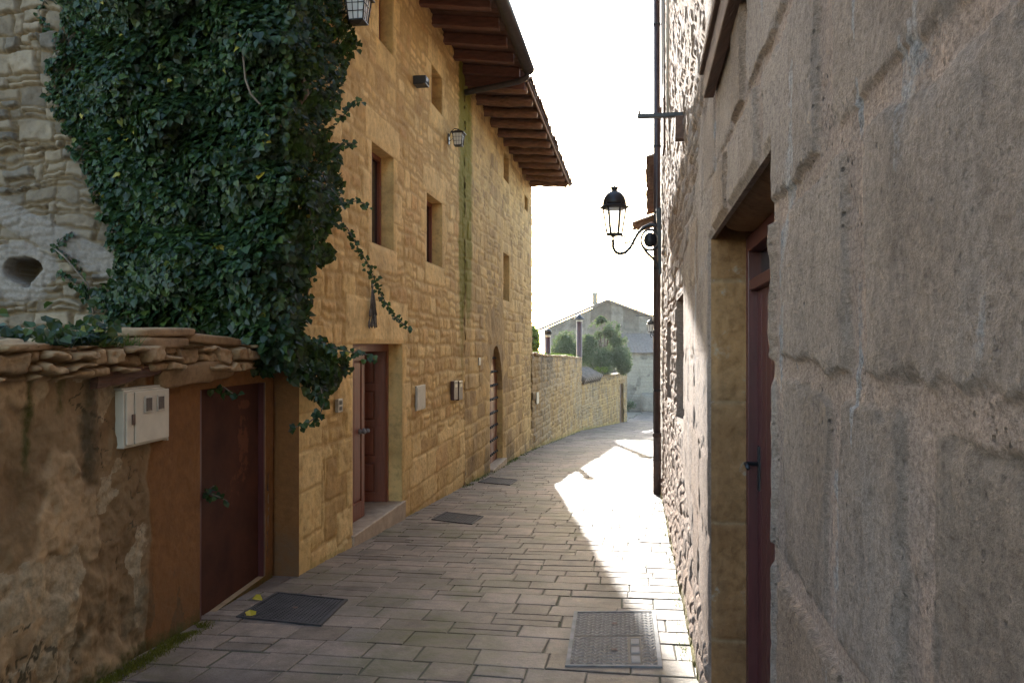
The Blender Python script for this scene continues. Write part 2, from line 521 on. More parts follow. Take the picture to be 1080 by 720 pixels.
def paving_mat():
    m, t, b = new_mat('street_slabs')
    base = ramp(t, attr(t, 'sid'), [(0.0, (0.15, 0.115, 0.09)), (0.4, (0.2, 0.155, 0.122)), (0.75, (0.235, 0.185, 0.15)), (1.0, (0.17, 0.138, 0.118))])
    n1 = noise(t, 0.9, 8, 0.65)
    n2 = noise(t, 9, 8, 0.68, None, 3)
    n3 = noise(t, 55, 5, 0.6, None, 8)
    base = mixc(t, 0.8, base, ramp(t, n2, [(0.32, (0.5, 0.47, 0.44)), (0.5, (1, 1, 1)), (0.68, (1.35, 1.33, 1.32))]), 'MULTIPLY')
    base = mixc(t, 0.8, base, ramp(t, noise(t, 140, 3, 0.7, None, 6), [(0.32, (0.6, 0.58, 0.56)), (0.5, (1, 1, 1)), (0.68, (1.3, 1.3, 1.3))]), 'MULTIPLY')
    st = ramp(t, mth(t, 'ADD', n1, mth(t, 'MULTIPLY', mth(t, 'SUBTRACT', n2, 0.5), 0.35)), [(0.5, (0, 0, 0)), (0.68, (1, 1, 1))])
    base = mixc(t, mth(t, 'MULTIPLY', st, 0.75), base, (0.085, 0.072, 0.055))
    base = mixc(t, 0.75, base, ramp(t, noise(t, 2.6, 7, 0.7, None, 50), [(0.34, (0.6, 0.57, 0.54)), (0.5, (1, 1, 1)), (0.68, (1.25, 1.24, 1.23))]), 'MULTIPLY')
    gm = ramp(t, mth(t, 'ADD', noise(t, 0.75, 7, 0.65, None, 31), mth(t, 'MULTIPLY', mth(t, 'SUBTRACT', n2, 0.5), 0.3)), [(0.5, (0, 0, 0)), (0.66, (1, 1, 1))])
    base = mixc(t, mth(t, 'MULTIPLY', gm, 0.8), base, (0.085, 0.082, 0.03))
    t.links.new(base, b.inputs['Base Color'])
    t.links.new(ramp(t, n2, [(0.3, (0.58,) * 3), (0.7, (0.8,) * 3)]), b.inputs['Roughness'])
    b.inputs['Specular IOR Level'].default_value = 0.25
    set_bump(t, b, mth(t, 'ADD', n2, mth(t, 'MULTIPLY', n3, 0.5)), 0.55, 0.008)
    return m


M['paving'] = paving_mat()


# ------------------------------------------------------------------ masonry generator
def masonry(U, V, seed, ch, sw, warp=0.02, r=0.03, jw=0.012, split=0.25):
    """returns distance-to-joint profile (0 at the joint .. 1 on the stone), stone id 0..1, joint mask"""
    g = np.random.default_rng(seed)
    Uw = U + warp * 2 * (fbm(U * 2.3, V * 2.3, seed) - 0.5) * 2 + warp * 0.5 * (vnoise(U * 14, V * 14, seed + 1) - 0.5)
    Vw = V + warp * 2 * (fbm(U * 2.1 + 40, V * 2.1, seed + 2) - 0.5) * 2 + warp * 0.5 * (vnoise(U * 14, V * 14 + 30, seed + 3) - 0.5)
    v0, v1 = Vw.min() - 0.5, Vw.max() + 0.5
    u0, u1 = Uw.min() - 1, Uw.max() + 1
    cb = [v0]
    while cb[-1] < v1:
        cb.append(cb[-1] + g.uniform(*ch))
    cb = np.array(cb)
    ci = np.clip(np.searchsorted(cb, Vw) - 1, 0, len(cb) - 2)
    D = np.zeros_like(U); S = np.zeros_like(U); J = np.zeros_like(U)
    for c in range(ci.min(), ci.max() + 1):
        mk = ci == c
        if not mk.any(): continue
        ub = [u0 - g.uniform(0, 0.3)]
        hgt = cb[c + 1] - cb[c]
        while ub[-1] < u1:
            ub.append(ub[-1] + g.uniform(*sw) * (0.7 + 0.6 * hgt / ch[1]))
        ub = np.array(ub)
        n = len(ub)
        sid = g.random((n, 2)); sp = g.random(n) < split; spv = g.uniform(0.35, 0.65, n)
        tilt = g.normal(0, 0.08, n)
        u = Uw[mk] ; v = Vw[mk]
        u = u + (v - cb[c]) * tilt[np.clip(np.searchsorted(ub, u) - 1, 0, n - 2)]
        k = np.clip(np.searchsorted(ub, u) - 1, 0, n - 2)
        du = np.minimum(u - ub[k], ub[k + 1] - u)
        mid = cb[c] + spv[k] * hgt
        lo = np.where(sp[k] & (v > mid), mid, cb[c]); hi = np.where(sp[k] & (v <= mid), mid, cb[c + 1])
        dv = np.minimum(v - lo, hi - v)
        d = r - np.hypot(np.maximum(r - du, 0), np.maximum(r - dv, 0))
        D[mk] = d
        S[mk] = np.where(sp[k] & (v > mid), sid[k, 1], sid[k, 0])
    J = 1 - sst(jw * 0.35, jw, D)
    P = sst(0.0, r, D)
    return P, S, J


def add_blocks(U, V, P, S, J, blocks, r=0.02, jw=0.008, seed=5):
    g = np.random.default_rng(seed)
    wob = 0.012 * (vnoise(U * 9, V * 9, 2) - 0.5)
    for (a, b, c, d) in blocks:
        du = np.minimum(U - a, b - U) + wob; dv = np.minimum(V - c, d - V) + wob
        mk = (du > -0.004) & (dv > -0.004)
        dd = r - np.hypot(np.maximum(r - du, 0), np.maximum(r - dv, 0))
        P[mk] = sst(0, r, dd[mk]); S[mk] = 0.35 + 0.4 * g.random(); J[mk] = 1 - sst(jw * 0.35, jw, dd[mk])


def surround(o, g, side=(0.16, 0.34), lint=0.34, sill=0.16, ch=(0.28, 0.42)):
    """dressed blocks round an opening (u0,u1,z0,z1)"""
    u0, u1, z0, z1 = o[:4]
    bl = [(u0 - 0.22, u1 + 0.22, z1, z1 + lint)]
    if sill: bl.append((u0 - 0.12, u1 + 0.12, z0 - sill, z0))
    for s in (0, 1):
        z = z0
        k = g.integers(0, 2)
        while z < z1 - 0.05:
            h = min(g.uniform(*ch), z1 - z)
            if z1 - z - h < 0.12: h = z1 - z
            wd = side[k % 2] * g.uniform(0.9, 1.1); k += 1
            bl.append((u0 - wd, u0, z, z + h) if s == 0 else (u1, u1 + wd, z, z + h))
            z += h
    return bl


def snap(arr, vals):
    arr = np.sort(arr)
    for v in vals:
        i = np.argmin(np.abs(arr - v))
        arr[i] = v
    return np.unique(arr)


def wall_sheet(name, fr, us, vs, fn, m, parent=None, openings=(), depth=0.3, loc=None, reveal=True, edge=0.06):
    """displaced sheet of masonry with openings cut out and their reveals turned inwards, one mesh"""
    us = snap(us, [x for o in openings for x in o[:2]])
    vs = snap(vs, [x for o in openings for x in o[2:4]])
    U, V = np.meshgrid(us, vs, indexing='ij')
    H, A = fn(U, V)
    for o in openings:
        dd = np.hypot(np.maximum(np.maximum(o[0] - U, U - o[1]), 0), np.maximum(np.maximum(o[2] - V, V - o[3]), 0))
        H = H * sst(-0.001, edge, dd)
    nu, nv = len(us), len(vs)
    co = fr.arr(U.ravel(), H.ravel(), V.ravel())
    idx = np.arange(nu * nv).reshape(nu, nv)
    q = np.stack([idx[:-1, :-1], idx[1:, :-1], idx[1:, 1:], idx[:-1, 1:]], -1)
    uc = (us[:-1] + us[1:]) / 2; vc = (vs[:-1] + vs[1:]) / 2
    keep = np.ones((nu - 1, nv - 1), bool)
    for o in openings:
        keep &= ~(((uc > o[0]) & (uc < o[1]))[:, None] & ((vc > o[2]) & (vc < o[3]))[None, :])
    q = q[keep]
    names = list(A.keys())
    at = {k: A[k].ravel() for k in names}
    if reveal:
        for o in openings:
            dp = o[4] if len(o) > 4 else depth
            u0, u1, z0, z1 = o[:4]
            for (a, b) in (((u0, z0), (u0, z1)), ((u1, z0), (u1, z1)), ((u0, z1), (u1, z1)), ((u0, z0), (u1, z0))):
                K, D = 14, 7
                tt = np.linspace(0, 1, K); dd = np.linspace(0, -dp, D)
                T, DD = np.meshgrid(tt, dd, indexing='ij')
                uu = a[0] + (b[0] - a[0]) * T; zz = a[1] + (b[1] - a[1]) * T
                base = len(co)
                co = np.concatenate([co, fr.arr(uu.ravel(), DD.ravel(), zz.ravel())])
                ii = base + np.arange(K * D).reshape(K, D)
                q = np.concatenate([q, np.stack([ii[:-1, :-1], ii[1:, :-1], ii[1:, 1:], ii[:-1, 1:]], -1).reshape(-1, 4)])
                jl = (np.abs(((zz - z0) / 0.36 + 0.31) % 1 - 0.5) > 0.475).astype(float) if a[0] == b[0] else np.zeros_like(T)
                for k in names:
                    val = {'sid': np.full(K * D, 0.5), 'joint': jl.ravel() * 0.8}.get(k, np.zeros(K * D))
                    at[k] = np.concatenate([at[k], val])
    return np_mesh(name, co, q, m, parent, at, True, loc)


def zeros(U, *names):
    return {n: np.zeros_like(U) for n in names}


ATT = ('sid', 'joint', 'moss', 'damp', 'brown', 'pale')


def prog(a, b, s0, p=1.0):
    """points from a to b whose spacing grows with distance"""
    out = [a]
    while out[-1] < b:
        out.append(out[-1] + s0 * max(1.0, (out[-1] / a)) ** p)
    out[-1] = b
    return np.array(out)


# ------------------------------------------------------------------ ground and street
def make_ground():
    xs = np.concatenate([np.linspace(-260, -12, 12), np.linspace(-10, 20, 31), np.linspace(24, 260, 12)])
    ys = np.concatenate([np.linspace(-40, 60, 60), np.linspace(66, 420, 24)])
    X, Y = np.meshgrid(xs, ys, indexing='ij')
    Z = zg(Y) - 0.035 + 0.0 * X
    co = np.stack([X, Y, Z], -1).reshape(-1, 3)
    i = np.arange(X.size).reshape(X.shape)
    q = np.stack([i[:-1, :-1], i[1:, :-1], i[1:, 1:], i[:-1, 1:]], -1).reshape(-1, 4)
    tag(np_mesh('ground', co, q, M['earth']), kind='structure')


make_ground()


def xc(Y):
    """centre curve of the lane"""
    Y = np.asarray(Y, float)
    return np.where(Y < 20, 0.158 * Y, np.where(Y < 33, 3.16 + 0.2 * (Y - 20), 5.76 + 0.34 * (Y - 33)))


def make_paving():
    g = np.random.default_rng(12)
    V = []; Q = []; S = []
    Y = 0.6
    while Y < 62:
        h = g.uniform(0.17, 0.3) * (1 if Y < 30 else 1.5)
        wl, wr = -3.6, (1.4 if Y < 23.5 else 9.0)
        x = wl - g.uniform(0, 0.4)
        while x < wr:
            wd = g.uniform(0.2, 0.52) * (1 if Y < 30 else 1.4)
            parts_ = [(0.0, 1.0)]
            if g.random() < 0.16 and h > 0.22: q_ = g.uniform(0.4, 0.6); parts_ = [(0.0, q_), (q_, 1.0)]
            gap = g.uniform(0.003, 0.0065)
            for f0, f1 in parts_:
                j = g.normal(0, 0.003, (4, 2))
                cs = []
                for k, (a, b) in enumerate(((0, f0), (1, f0), (1, f1), (0, f1))):
                    yy = Y + b * h + (gap if k < 2 else -gap) + j[k, 1] - 0.155 * (x + a * wd)
                    sh = 0.02 * math.sin((x + a * wd) * 1.3 + Y)
                    yy += sh
                    xx = x + a * wd + (gap if a == 0 else -gap) + j[k, 0]
                    cs.append((xx, yy))
                z0 = g.normal(0, 0.0016); tl = g.normal(0, 0.0022, 2)
                base = len(V)
                cx_ = sum(c[0] for c in cs) / 4; cy_ = sum(c[1] for c in cs) / 4
                ins = 0.006
                for lay in range(3):
                    for (a, b) in cs:
                        if lay == 2:
                            a2 = a + ins * (1 if a < cx_ else -1); b2 = b + ins * (1 if b < cy_ else -1); dz = 0.0
                        elif lay == 1:
                            a2, b2, dz = a, b, -0.003
                        else:
                            a2, b2, dz = a, b, -0.03
                        zz = zgf(b2) + z0 + dz + (a - cx_) * tl[0] + (b - cy_) * tl[1]
                        V.append((float(xc(b2)) + a2 - 0.1 * 0 - 0.158 * 0, b2, zz))
                s = g.random(); S += [s] * 12
                for lay in (0, 1):
                    for k in range(4):
                        a = base + lay * 4 + k; b = base + lay * 4 + (k + 1) % 4
                        Q.append((a, b, b + 4, a + 4))
                Q.append((base + 8, base + 9, base + 10, base + 11))
            x += wd
        Y += h
    tag(np_mesh('street_paving', np.array(V), np.array(Q), M['paving'], None, {'sid': S}, False), kind='structure')
    ys = np.linspace(0.3, 62.3, 125)
    ws = np.array([-3.8, -1, 0, 1.5, 9.2])
    W, YY = np.meshgrid(ws, ys, indexing='ij')
    W = np.where((YY < 23.3) & (W > 1.5), 1.5, W)
    co = np.stack([xc(YY) + W, YY, zg(YY) - 0.007], -1).reshape(-1, 3)
    i = np.arange(W.size).reshape(W.shape)
    q = np.stack([i[:-1, :-1], i[1:, :-1], i[1:, 1:], i[:-1, 1:]], -1).reshape(-1, 4)
    tag(np_mesh('street_bed', co, q, M['bed']), kind='structure')


make_paving()


# ------------------------------------------------------------------ windows and doors
def window(parent, fr, o, inset, shutter=True, m='door_wood', bars=0):
    u0, u1, z0, z1 = o[:4]
    a, b, c, d = u0 + 0.003, u1 - 0.003, z0 + 0.003, z1 - 0.003
    t = 0.055
    f = MB()
    f.fbox(fr, a, a + t, inset - 0.06, inset, c, d); f.fbox(fr, b - t, b, inset - 0.06, inset, c, d)
    f.fbox(fr, a + t, b - t, inset - 0.06, inset, d - t, d); f.fbox(fr, a + t, b - t, inset - 0.06, inset, c, c + t)
    if u1 - u0 > 0.7:
        mid = (a + b) / 2
        f.fbox(fr, mid - 0.04, mid + 0.04, inset - 0.055, inset + 0.006, c + t, d - t)
    wf = f.build('window', M[m], parent, bevel=0.004)
    MB().fbox(fr, a + t * 0.5, b - t * 0.5, inset - 0.045, inset - 0.035, c + t * 0.5, d - t * 0.5).build('pane', M['glass'], wf)
    return wf


# ------------------------------------------------------------------ left, near: golden stone house
YA0, YA1, YB1 = LY(312), 13.35, 22.2
K = FL.k
uA0, uA1, uB1 = YA0 * K, YA1 * K, YB1 * K
ZA, ZB = EYE + 4.55, EYE + 4.36


def lop(px0, px1, pyt, pyb):
    """opening on the left facade from its outline in the photograph (centre depth)"""
    a, b = LY(px0), LY(px1)
    mid = (a + b) / 2
    return (a * K, b * K, hz(pyb, mid), hz(pyt, mid))


OA = {
    'door': (LY(372) * K, LY(424) * K, zgf(9.0) + 0.17, EYE - 0.005, 0.24),
    'w_big': lop(392, 415, 158, 260) + (0.2,),
    'w_mid': lop(450, 466, 209, 279) + (0.2,),
    'w_top': lop(399.5, 414, -42, 50) + (0.2,),
    'w_small': lop(455, 466, 75, 115) + (0.2,),
}
gA = np.random.default_rng(3)
BLA = []
for k_, o_ in OA.items():
    BLA += surround(o_, gA, side=(0.2, 0.42) if k_ == 'door' else (0.14, 0.3), lint=0.5 if k_ == 'door' else 0.36, sill=0 if k_ == 'door' else 0.3)
# big smooth quoins by the near corner
z_ = -0.6
while z_ < 6.4:
    h_ = gA.uniform(0.3, 0.45)
    BLA.append((uA0 - 0.05, uA0 + (0.55 if gA.random() < 0.5 else 0.3), z_, z_ + h_)); z_ += h_


def fn_A(U, V):
    P, S, J = masonry(U, V, 11, (0.11, 0.27), (0.12, 0.42), 0.034, 0.05, 0.036, 0.35)
    low = sst(0.35, -0.25, V - zg(U / K) - 1.0 + 0.5 * (fbm(U, V, 6) - 0.5))
    P2, S2, J2 = masonry(U, V, 23, (0.3, 0.42), (0.4, 0.8), 0.014, 0.03, 0.012, 0.0)
    big = low > 0.5
    P = np.where(big, P2, P); S = np.where(big, S2, S); J = np.where(big, J2, J)
    add_blocks(U, V, P, S, J, BLA)
    H = 0.011 * P + 0.008 * (S - 0.5) + 0.016 * (fbm(U * 6, V * 6, 3) - 0.5) + 0.012 * (fbm(U * 28, V * 28, 4, 3) - 0.5)
    A = zeros(U, *ATT)
    A['sid'] = S; A['joint'] = J * 0.95
    hgt = V - zg(U / K)
    A['brown'] = 0.4 * sst(1.5, 0.6, hgt) * (fbm(U * 1.2, V * 1.2, 2) > 0.3)
    A['damp'] = 0.35 * sst(0.5, 0.0, hgt)
    uu = uA1 - 0.13 + 0.05 * (fbm(V * 1.2, V * 0 + 3, 1) - 0.5)
    A['moss'] = 1.0 * np.exp(-((U - uu) / 0.32) ** 2) * sst(EYE - 0.2, EYE + 1.6, V) + 0.6 * np.exp(-((U - uu + 0.1) / 0.25) ** 2) * sst(EYE - 1.6, EYE - 0.2, V)
    A['moss'] += 0.55 * sst(0.16, 0.0, hgt) * (fbm(U * 2, V * 2, 5) > 0.45)
    return H, A


house_a = thing('stone_house', 'golden stone house with double wooden door, beside the ivy on the left', 'house', (L0 + LS * 9, 9, zgf(9)))
usA = prog(uA0, uA1, 0.0175, 0.9)
vsA = np.arange(-1.2, ZA + 0.62, 0.0185)
wall_sheet('facade_wall', FL, usA, vsA, fn_A, M['facade'], house_a, list(OA.values()))

# end wall facing the viewer: coarse ochre render, rubble above
FE = Frame(tuple(FL.p(uA0, 0, 0))[:2], (-FL.n[0], -FL.n[1]), -1)


def fn_end(U, V):
    P, S, J = masonry(U, V, 41, (0.14, 0.24), (0.16, 0.36), 0.022, 0.03, 0.02)
    H = 0.015 * P + 0.02 * (fbm(U * 5, V * 5, 2) - 0.5)
    A = zeros(U, *ATT); A['sid'] = S; A['joint'] = J
    A['brown'] = sst(1.9, 1.3, V) * 0.9
    A['damp'] = 0.6 * sst(0.3, -0.2, V)
    H = np.where(A['brown'] > 0.5, 0.008 * (fbm(U * 9, V * 9, 4) - 0.5), H)
    return H * sst(0, 0.05, U), A


wall_sheet('end_wall', FE, np.concatenate([[-0.03, -0.015], np.arange(0, 6.2, 0.03)]), np.arange(-1.0, ZA + 1.6, 0.03), fn_end, M['ochre'], house_a)


def house_body(parent, fr, u0, u1, n0, n1, ztop, nr, zr, m, name='inner_core'):
    """inner volume with a pitched top"""
    b = MB()  # unseen solid fill behind the facade, added to block light
    prof = [(n0, -4.0), (n0, ztop - 0.06), (nr, zr), (n1, ztop - 0.06), (n1, -4.0)]
    vs = [fr.p(u0, n, z) for n, z in prof] + [fr.p(u1, n, z) for n, z in prof]
    k = len(prof)
    fs = [tuple(range(k)), tuple(range(k, 2 * k))[::-1]] + [(i, (i + 1) % k, (i + 1) % k + k, i + k) for i in range(k)]
    b.add(vs, fs)
    return b.build(name, m, parent)


house_body(house_a, FL, uA0 + 0.04, uA1, -1.3, -7.0, ZA, -3.6, ZA + 1.3, M['facade'])


def pantile_roof(parent, fr, u0, u1, ne, ze, nr, tanp, m, step=0.2, back=3.5, name='roof'):
    us = np.arange(u0, u1, step / 6)
    ns = np.concatenate([np.linspace(ne, nr, 12)])
    U, Nn = np.meshgrid(us, ns, indexing='ij')
    cor = 0.045 * np.sqrt(np.abs(np.sin((U - u0) / step * math.pi))) - 0.012
    wob = 0.012 * (vnoise(np.floor((U - u0) / step) * 3.3, Nn * 0 + 1, 3) - 0.5)
    Z = ze + (ne - Nn) * tanp + cor + wob
    Nn = Nn + np.where(Nn == ne, 0.05 * (vnoise(np.floor((U - u0) / step) * 1.7, Nn * 0, 5) - 0.5), 0)
    top = fr.arr(U, Nn, Z); bot = fr.arr(U, Nn, Z - 0.022)
    n = U.size
    i = np.arange(n).reshape(U.shape)
    qt = np.stack([i[:-1, :-1], i[1:, :-1], i[1:, 1:], i[:-1, 1:]], -1).reshape(-1, 4)
    qb = qt[:, ::-1] + n
    e = np.stack([i[:-1, 0], i[1:, 0], i[1:, 0] + n, i[:-1, 0] + n], -1)
    s1 = np.stack([i[0, :-1], i[0, 1:], i[0, 1:] + n, i[0, :-1] + n], -1)
    s2 = np.stack([i[-1, :-1], i[-1, 1:], i[-1, 1:] + n, i[-1, :-1] + n], -1)
    o = np_mesh(name, np.concatenate([top.reshape(-1, 3), bot.reshape(-1, 3)]), np.concatenate([qt, qb, e, s1, s2]), m, parent, None, True)
    zr = ze + (ne - nr) * tanp
    b = MB()
    b.add([fr.p(u0, nr + 0.02, zr + 0.02), fr.p(u1, nr + 0.02, zr + 0.02), fr.p(u1, nr - back - 1, zr - (back + 1) * tanp), fr.p(u0, nr - back - 1, zr - (back + 1) * tanp)], [(0, 1, 2, 3)])
    b.build('rear_slope', m, o)
    return o


TANA = 0.12
NEA = 1.07


def eaves(parent, fr, u0, u1, zw, ne, tanp, spacing, log, seed, roof):
    """soffit boards and each rafter; zw is the rafter underside at the wall"""
    g = random.Random(seed)
    s = MB()
    hr = 0.15
    n0 = -0.55
    zs = lambda n: zw + hr + (-n) * tanp
    cut = (u1 - u0) / 0.16
    for k in range(int(cut)):
        a = u0 + k * 0.16 + 0.004; b = a + 0.152
        dz = g.uniform(0, 0.008)
        s.fbox(fr, a, b, n0, ne - 0.03, zs(n0) + 0.001 + dz, zs(n0) + 0.022 + dz, (n0 - ne + 0.03) * tanp)
    s.build('soffit', M['soffit'], roof)
    u = u0 + 0.15
    while u < u1 - 0.05:
        b = MB()
        if log:
            path = []; rr = []
            for k in range(9):
                n = n0 + 0.1 + (ne - 0.1 - n0 - 0.1) * k / 8
                path.append(fr.p(u + g.gauss(0, 0.012), n, zs(n) - hr * 0.5 + g.gauss(0, 0.008)))
                rr.append(hr * 0.66 + g.gauss(0, 0.008))
            b.tube(path, rr, 9)
            b.build('rafter', M['log'], roof)
        else:
            w_ = 0.062
            n1 = ne - 0.1
            b.fbox(fr, u - w_, u + w_, n0 + 0.1, n1, zs(n0 + 0.1) - hr, zs(n0 + 0.1), (n0 + 0.1 - n1) * tanp)
            b.build('rafter', M['rafter'], roof, bevel=0.008)
        u += spacing * g.uniform(0.95, 1.05)


rA = pantile_roof(house_a, FL, uA0 - 0.25, uA1 + 0.03, NEA, ZA + 0.2 - NEA * TANA, -3.6, TANA, M['tile'])
eaves(house_a, FL, uA0 - 0.22, uA1, ZA, NEA, TANA, 0.68, False, 4, rA)

# gutter of the near house, its elbow running back to the wall
gb = MB()
zgut = ZA + 0.2 - NEA * TANA - 0.06
rg = 0.1
prof = [(-math.cos(a) * rg, -math.sin(a) * rg) for a in np.linspace(0, math.pi, 9)]
prof2 = [(x * 0.9, z * 0.9) for x, z in prof[::-1]]
pr = prof + prof2
for (ua, ub) in ((uA0 - 0.3, uA1 - 0.12),):
    vs = [FL.p(ua, NEA + 0.05 + x, zgut + z) for x, z in pr] + [FL.p(ub, NEA + 0.05 + x, zgut + z) for x, z in pr]
    k = len(pr)
    gb.add(vs, [(i, (i + 1) % k, (i + 1) % k + k, i + k) for i in range(k)] + [tuple(range(k)), tuple(range(k, 2 * k))[::-1]], True)
gut = gb.build('gutter', M['gutter'], rA)
vb = MB()
vb.fbox(FL, uA1 + 0.005, uA1 + 0.03, -0.6, NEA - 0.03, ZA - 0.16 + 0.6 * TANA, ZA + 0.2 + 0.6 * TANA, -(NEA + 0.57) * TANA)
vb.build('verge_board', M['rafter'], rA)
eb = MB()
eb.tube([FL.p(uA1 - 0.17, NEA + 0.04, zgut - 0.05), FL.p(uA1 - 0.15, NEA + 0.02, zgut - 0.14), FL.p(uA1 - 0.14, NEA - 0.12, zgut - 0.2), FL.p(uA1 - 0.11, 0.5, zgut - 0.26),
         FL.p(uA1 - 0.1, 0.14, zgut - 0.31), FL.p(uA1 - 0.1, 0.03, zgut - 0.33)], 0.052, 10)
eb.build('elbow_pipe', M['gutter'], gut)
for k in range(7):
    cl_ = MB()
    u = uA0 + 0.5 + k * 1.0
    cl_.tube([FL.p(u, NEA - 0.06, zgut + 0.03), FL.p(u, NEA - 0.03, zgut - 0.06), FL.p(u, NEA + 0.05, zgut - 0.096), FL.p(u, NEA + 0.13, zgut - 0.06), FL.p(u, NEA + 0.145, zgut + 0.01)], 0.008, 5)
    cl_.build('gutter_hook', M['gutter'], gut)

# windows of the near house
for kx in ('w_big', 'w_mid', 'w_top', 'w_small'):
    window(house_a, FL, OA[kx], -0.15)

# double door: left leaf with tall panels, right leaf ajar with stacked panels
dO = OA['door']
u0d, u1d, z0d, z1d = dO[:4]


def leaf_panels(hinge, direction, n_dir, wd, z0, z1, panels, inset):
    """door leaf as one mesh: hinge point (u,n) and unit direction in (u,n); panels list of (a0,a1,z0,z1) fractions"""
    b = MB()
    du, dn = direction
    nu, nn = n_dir

    def P(a, t, z):
        return FL.p(hinge[0] + du * a + nu * t, hinge[1] + dn * a + nn * t, z)

    def bx(a0, a1, t0, t1, za, zb):
        b.hexa([P(a0, t0, za), P(a1, t0, za), P(a1, t1, za), P(a0, t1, za), P(a0, t0, zb), P(a1, t0, zb), P(a1, t1, zb), P(a0, t1, zb)])
    H = z1 - z0
    bx(0, wd, -0.04, -0.012, z0, z1)
    # stiles and rails between the panels
    xs = sorted({0, 1} | {p[0] for p in panels} | {p[1] for p in panels})
    zs = sorted({0, 1} | {p[2] for p in panels} | {p[3] for p in panels})
    for i in range(len(xs) - 1):
        for j in range(len(zs) - 1):
            cxx, czz = (xs[i] + xs[i + 1]) / 2, (zs[j] + zs[j + 1]) / 2
            inside = any(p[0] < cxx < p[1] and p[2] < czz < p[3] for p in panels)
            if not inside:
                bx(xs[i] * wd, xs[i + 1] * wd, -0.0115, 0.012, z0 + zs[j] * H, z0 + zs[j + 1] * H)
    for p in panels:   # raised field
        e = 0.03
        a0, a1 = p[0] * wd + e, p[1] * wd - e
        za, zb = z0 + p[2] * H + e, z0 + p[3] * H - e
        b.hexa([P(a0 - 0.02, -0.0118, za - 0.02), P(a1 + 0.02, -0.0118, za - 0.02), P(a1 + 0.02, -0.0118, zb + 0.02), P(a0 - 0.02, -0.0118, zb + 0.02),
                P(a0, 0.006, za), P(a1, 0.006, za), P(a1, 0.006, zb), P(a0, 0.006, zb)])
    return b, P


fb = MB()
fb.fbox(FL, u0d + 0.003, u0d + 0.07, -0.24, -0.17, z0d, z1d - 0.003); fb.fbox(FL, u1d - 0.07, u1d - 0.003, -0.24, -0.17, z0d, z1d - 0.003)
fb.fbox(FL, u0d + 0.07, u1d - 0.07, -0.24, -0.17, z1d - 0.09, z1d - 0.003)
fb.build('door_frame', M['door_wood'], house_a, bevel=0.004)
wl = (u1d - u0d - 0.14) / 2
pl = [(0.14, 0.46, 0.1, 0.95), (0.56, 0.88, 0.1, 0.95)]
b, P_ = leaf_panels((u0d + 0.07, -0.19), (1, 0), (0, 1), wl - 0.004, z0d + 0.012, z1d - 0.092, pl, 0)
lf = b.build('door_leaf', M['door_wood'], house_a, bevel=0.002, label='near door leaf with two tall narrow panels, closed')
for a_, in ((wl - 0.17,), (wl - 0.05,)):
    hb = MB()
    p = P_(a_, 0.012, z0d + 0.98)
    hb.lathe(p, [(0.001, -0.03), (0.02, -0.025), (0.03, 0.0), (0.02, 0.025), (0.001, 0.03)], 10)
    hb.tube([p, p + Vector((FL.n[0], FL.n[1], 0)) * 0.045], [0.014, 0.018], 8)
    hb.lathe(p + Vector((FL.n[0], FL.n[1], 0)) * 0.055, [(0.001, -0.026), (0.019, -0.02), (0.027, 0.0), (0.019, 0.02), (0.001, 0.026)], 10)
    hb.build('door_knob', M['steel'], lf)

an = R(76)
pr_ = [(0.16, 0.86, 0.06, 0.26), (0.16, 0.86, 0.3, 0.5), (0.16, 0.86, 0.54, 0.74), (0.16, 0.86, 0.78, 0.95)]
b, P_ = leaf_panels((u1d - 0.07, -0.195), (-math.cos(an), -math.sin(an)), (-math.sin(an), math.cos(an)), wl - 0.02, z0d + 0.012, z1d - 0.092, pr_, 0)
b.build('door_leaf', M['door_wood'], house_a, bevel=0.002, label='far door leaf with four stacked square panels, standing open inwards')
MB().fbox(FL, u0d + 0.01, u1d - 0.01, -1.28, -1.26, z0d, z1d).build('dark_hall_panel', M['soffit'], house_a)  # dark panel: the unlit hall's gloom is put into its colour
MB().fbox(FL, u0d - 0.05, u1d + 0.06, -1.25, 0.035, z0d - 0.4, z0d + 0.005).build('doorstep', M['step'], house_a, bevel=0.012)

# ------------------------------------------------------------------ left, far: older stone house with the pointed door
uB0 = uA1
aY0, aY1 = LY(516.5), LY(530)
uD0, uD1 = aY0 * K, aY1 * K
zD0, zD1 = zgf((aY0 + aY1) / 2) + 0.1, EYE - 0.02
zSp = zD0 + 1.5
OB = {
    'arch': (uD0, uD1, zD0, zD1, 0.3),
    'w1': lop(531, 536.5, 163, 191) + (0.25,),
    'w2': lop(553, 556.5, 207, 222) + (0.25,),
    'w3': lop(530.5, 537, 268, 317) + (0.25,),
}
BLB = []
gB = np.random.default_rng(8)
for k_, o_ in OB.items():
    if k_ != 'arch':
        BLB += surround(o_, gB, side=(0.16, 0.3), lint=0.25, sill=0.2)


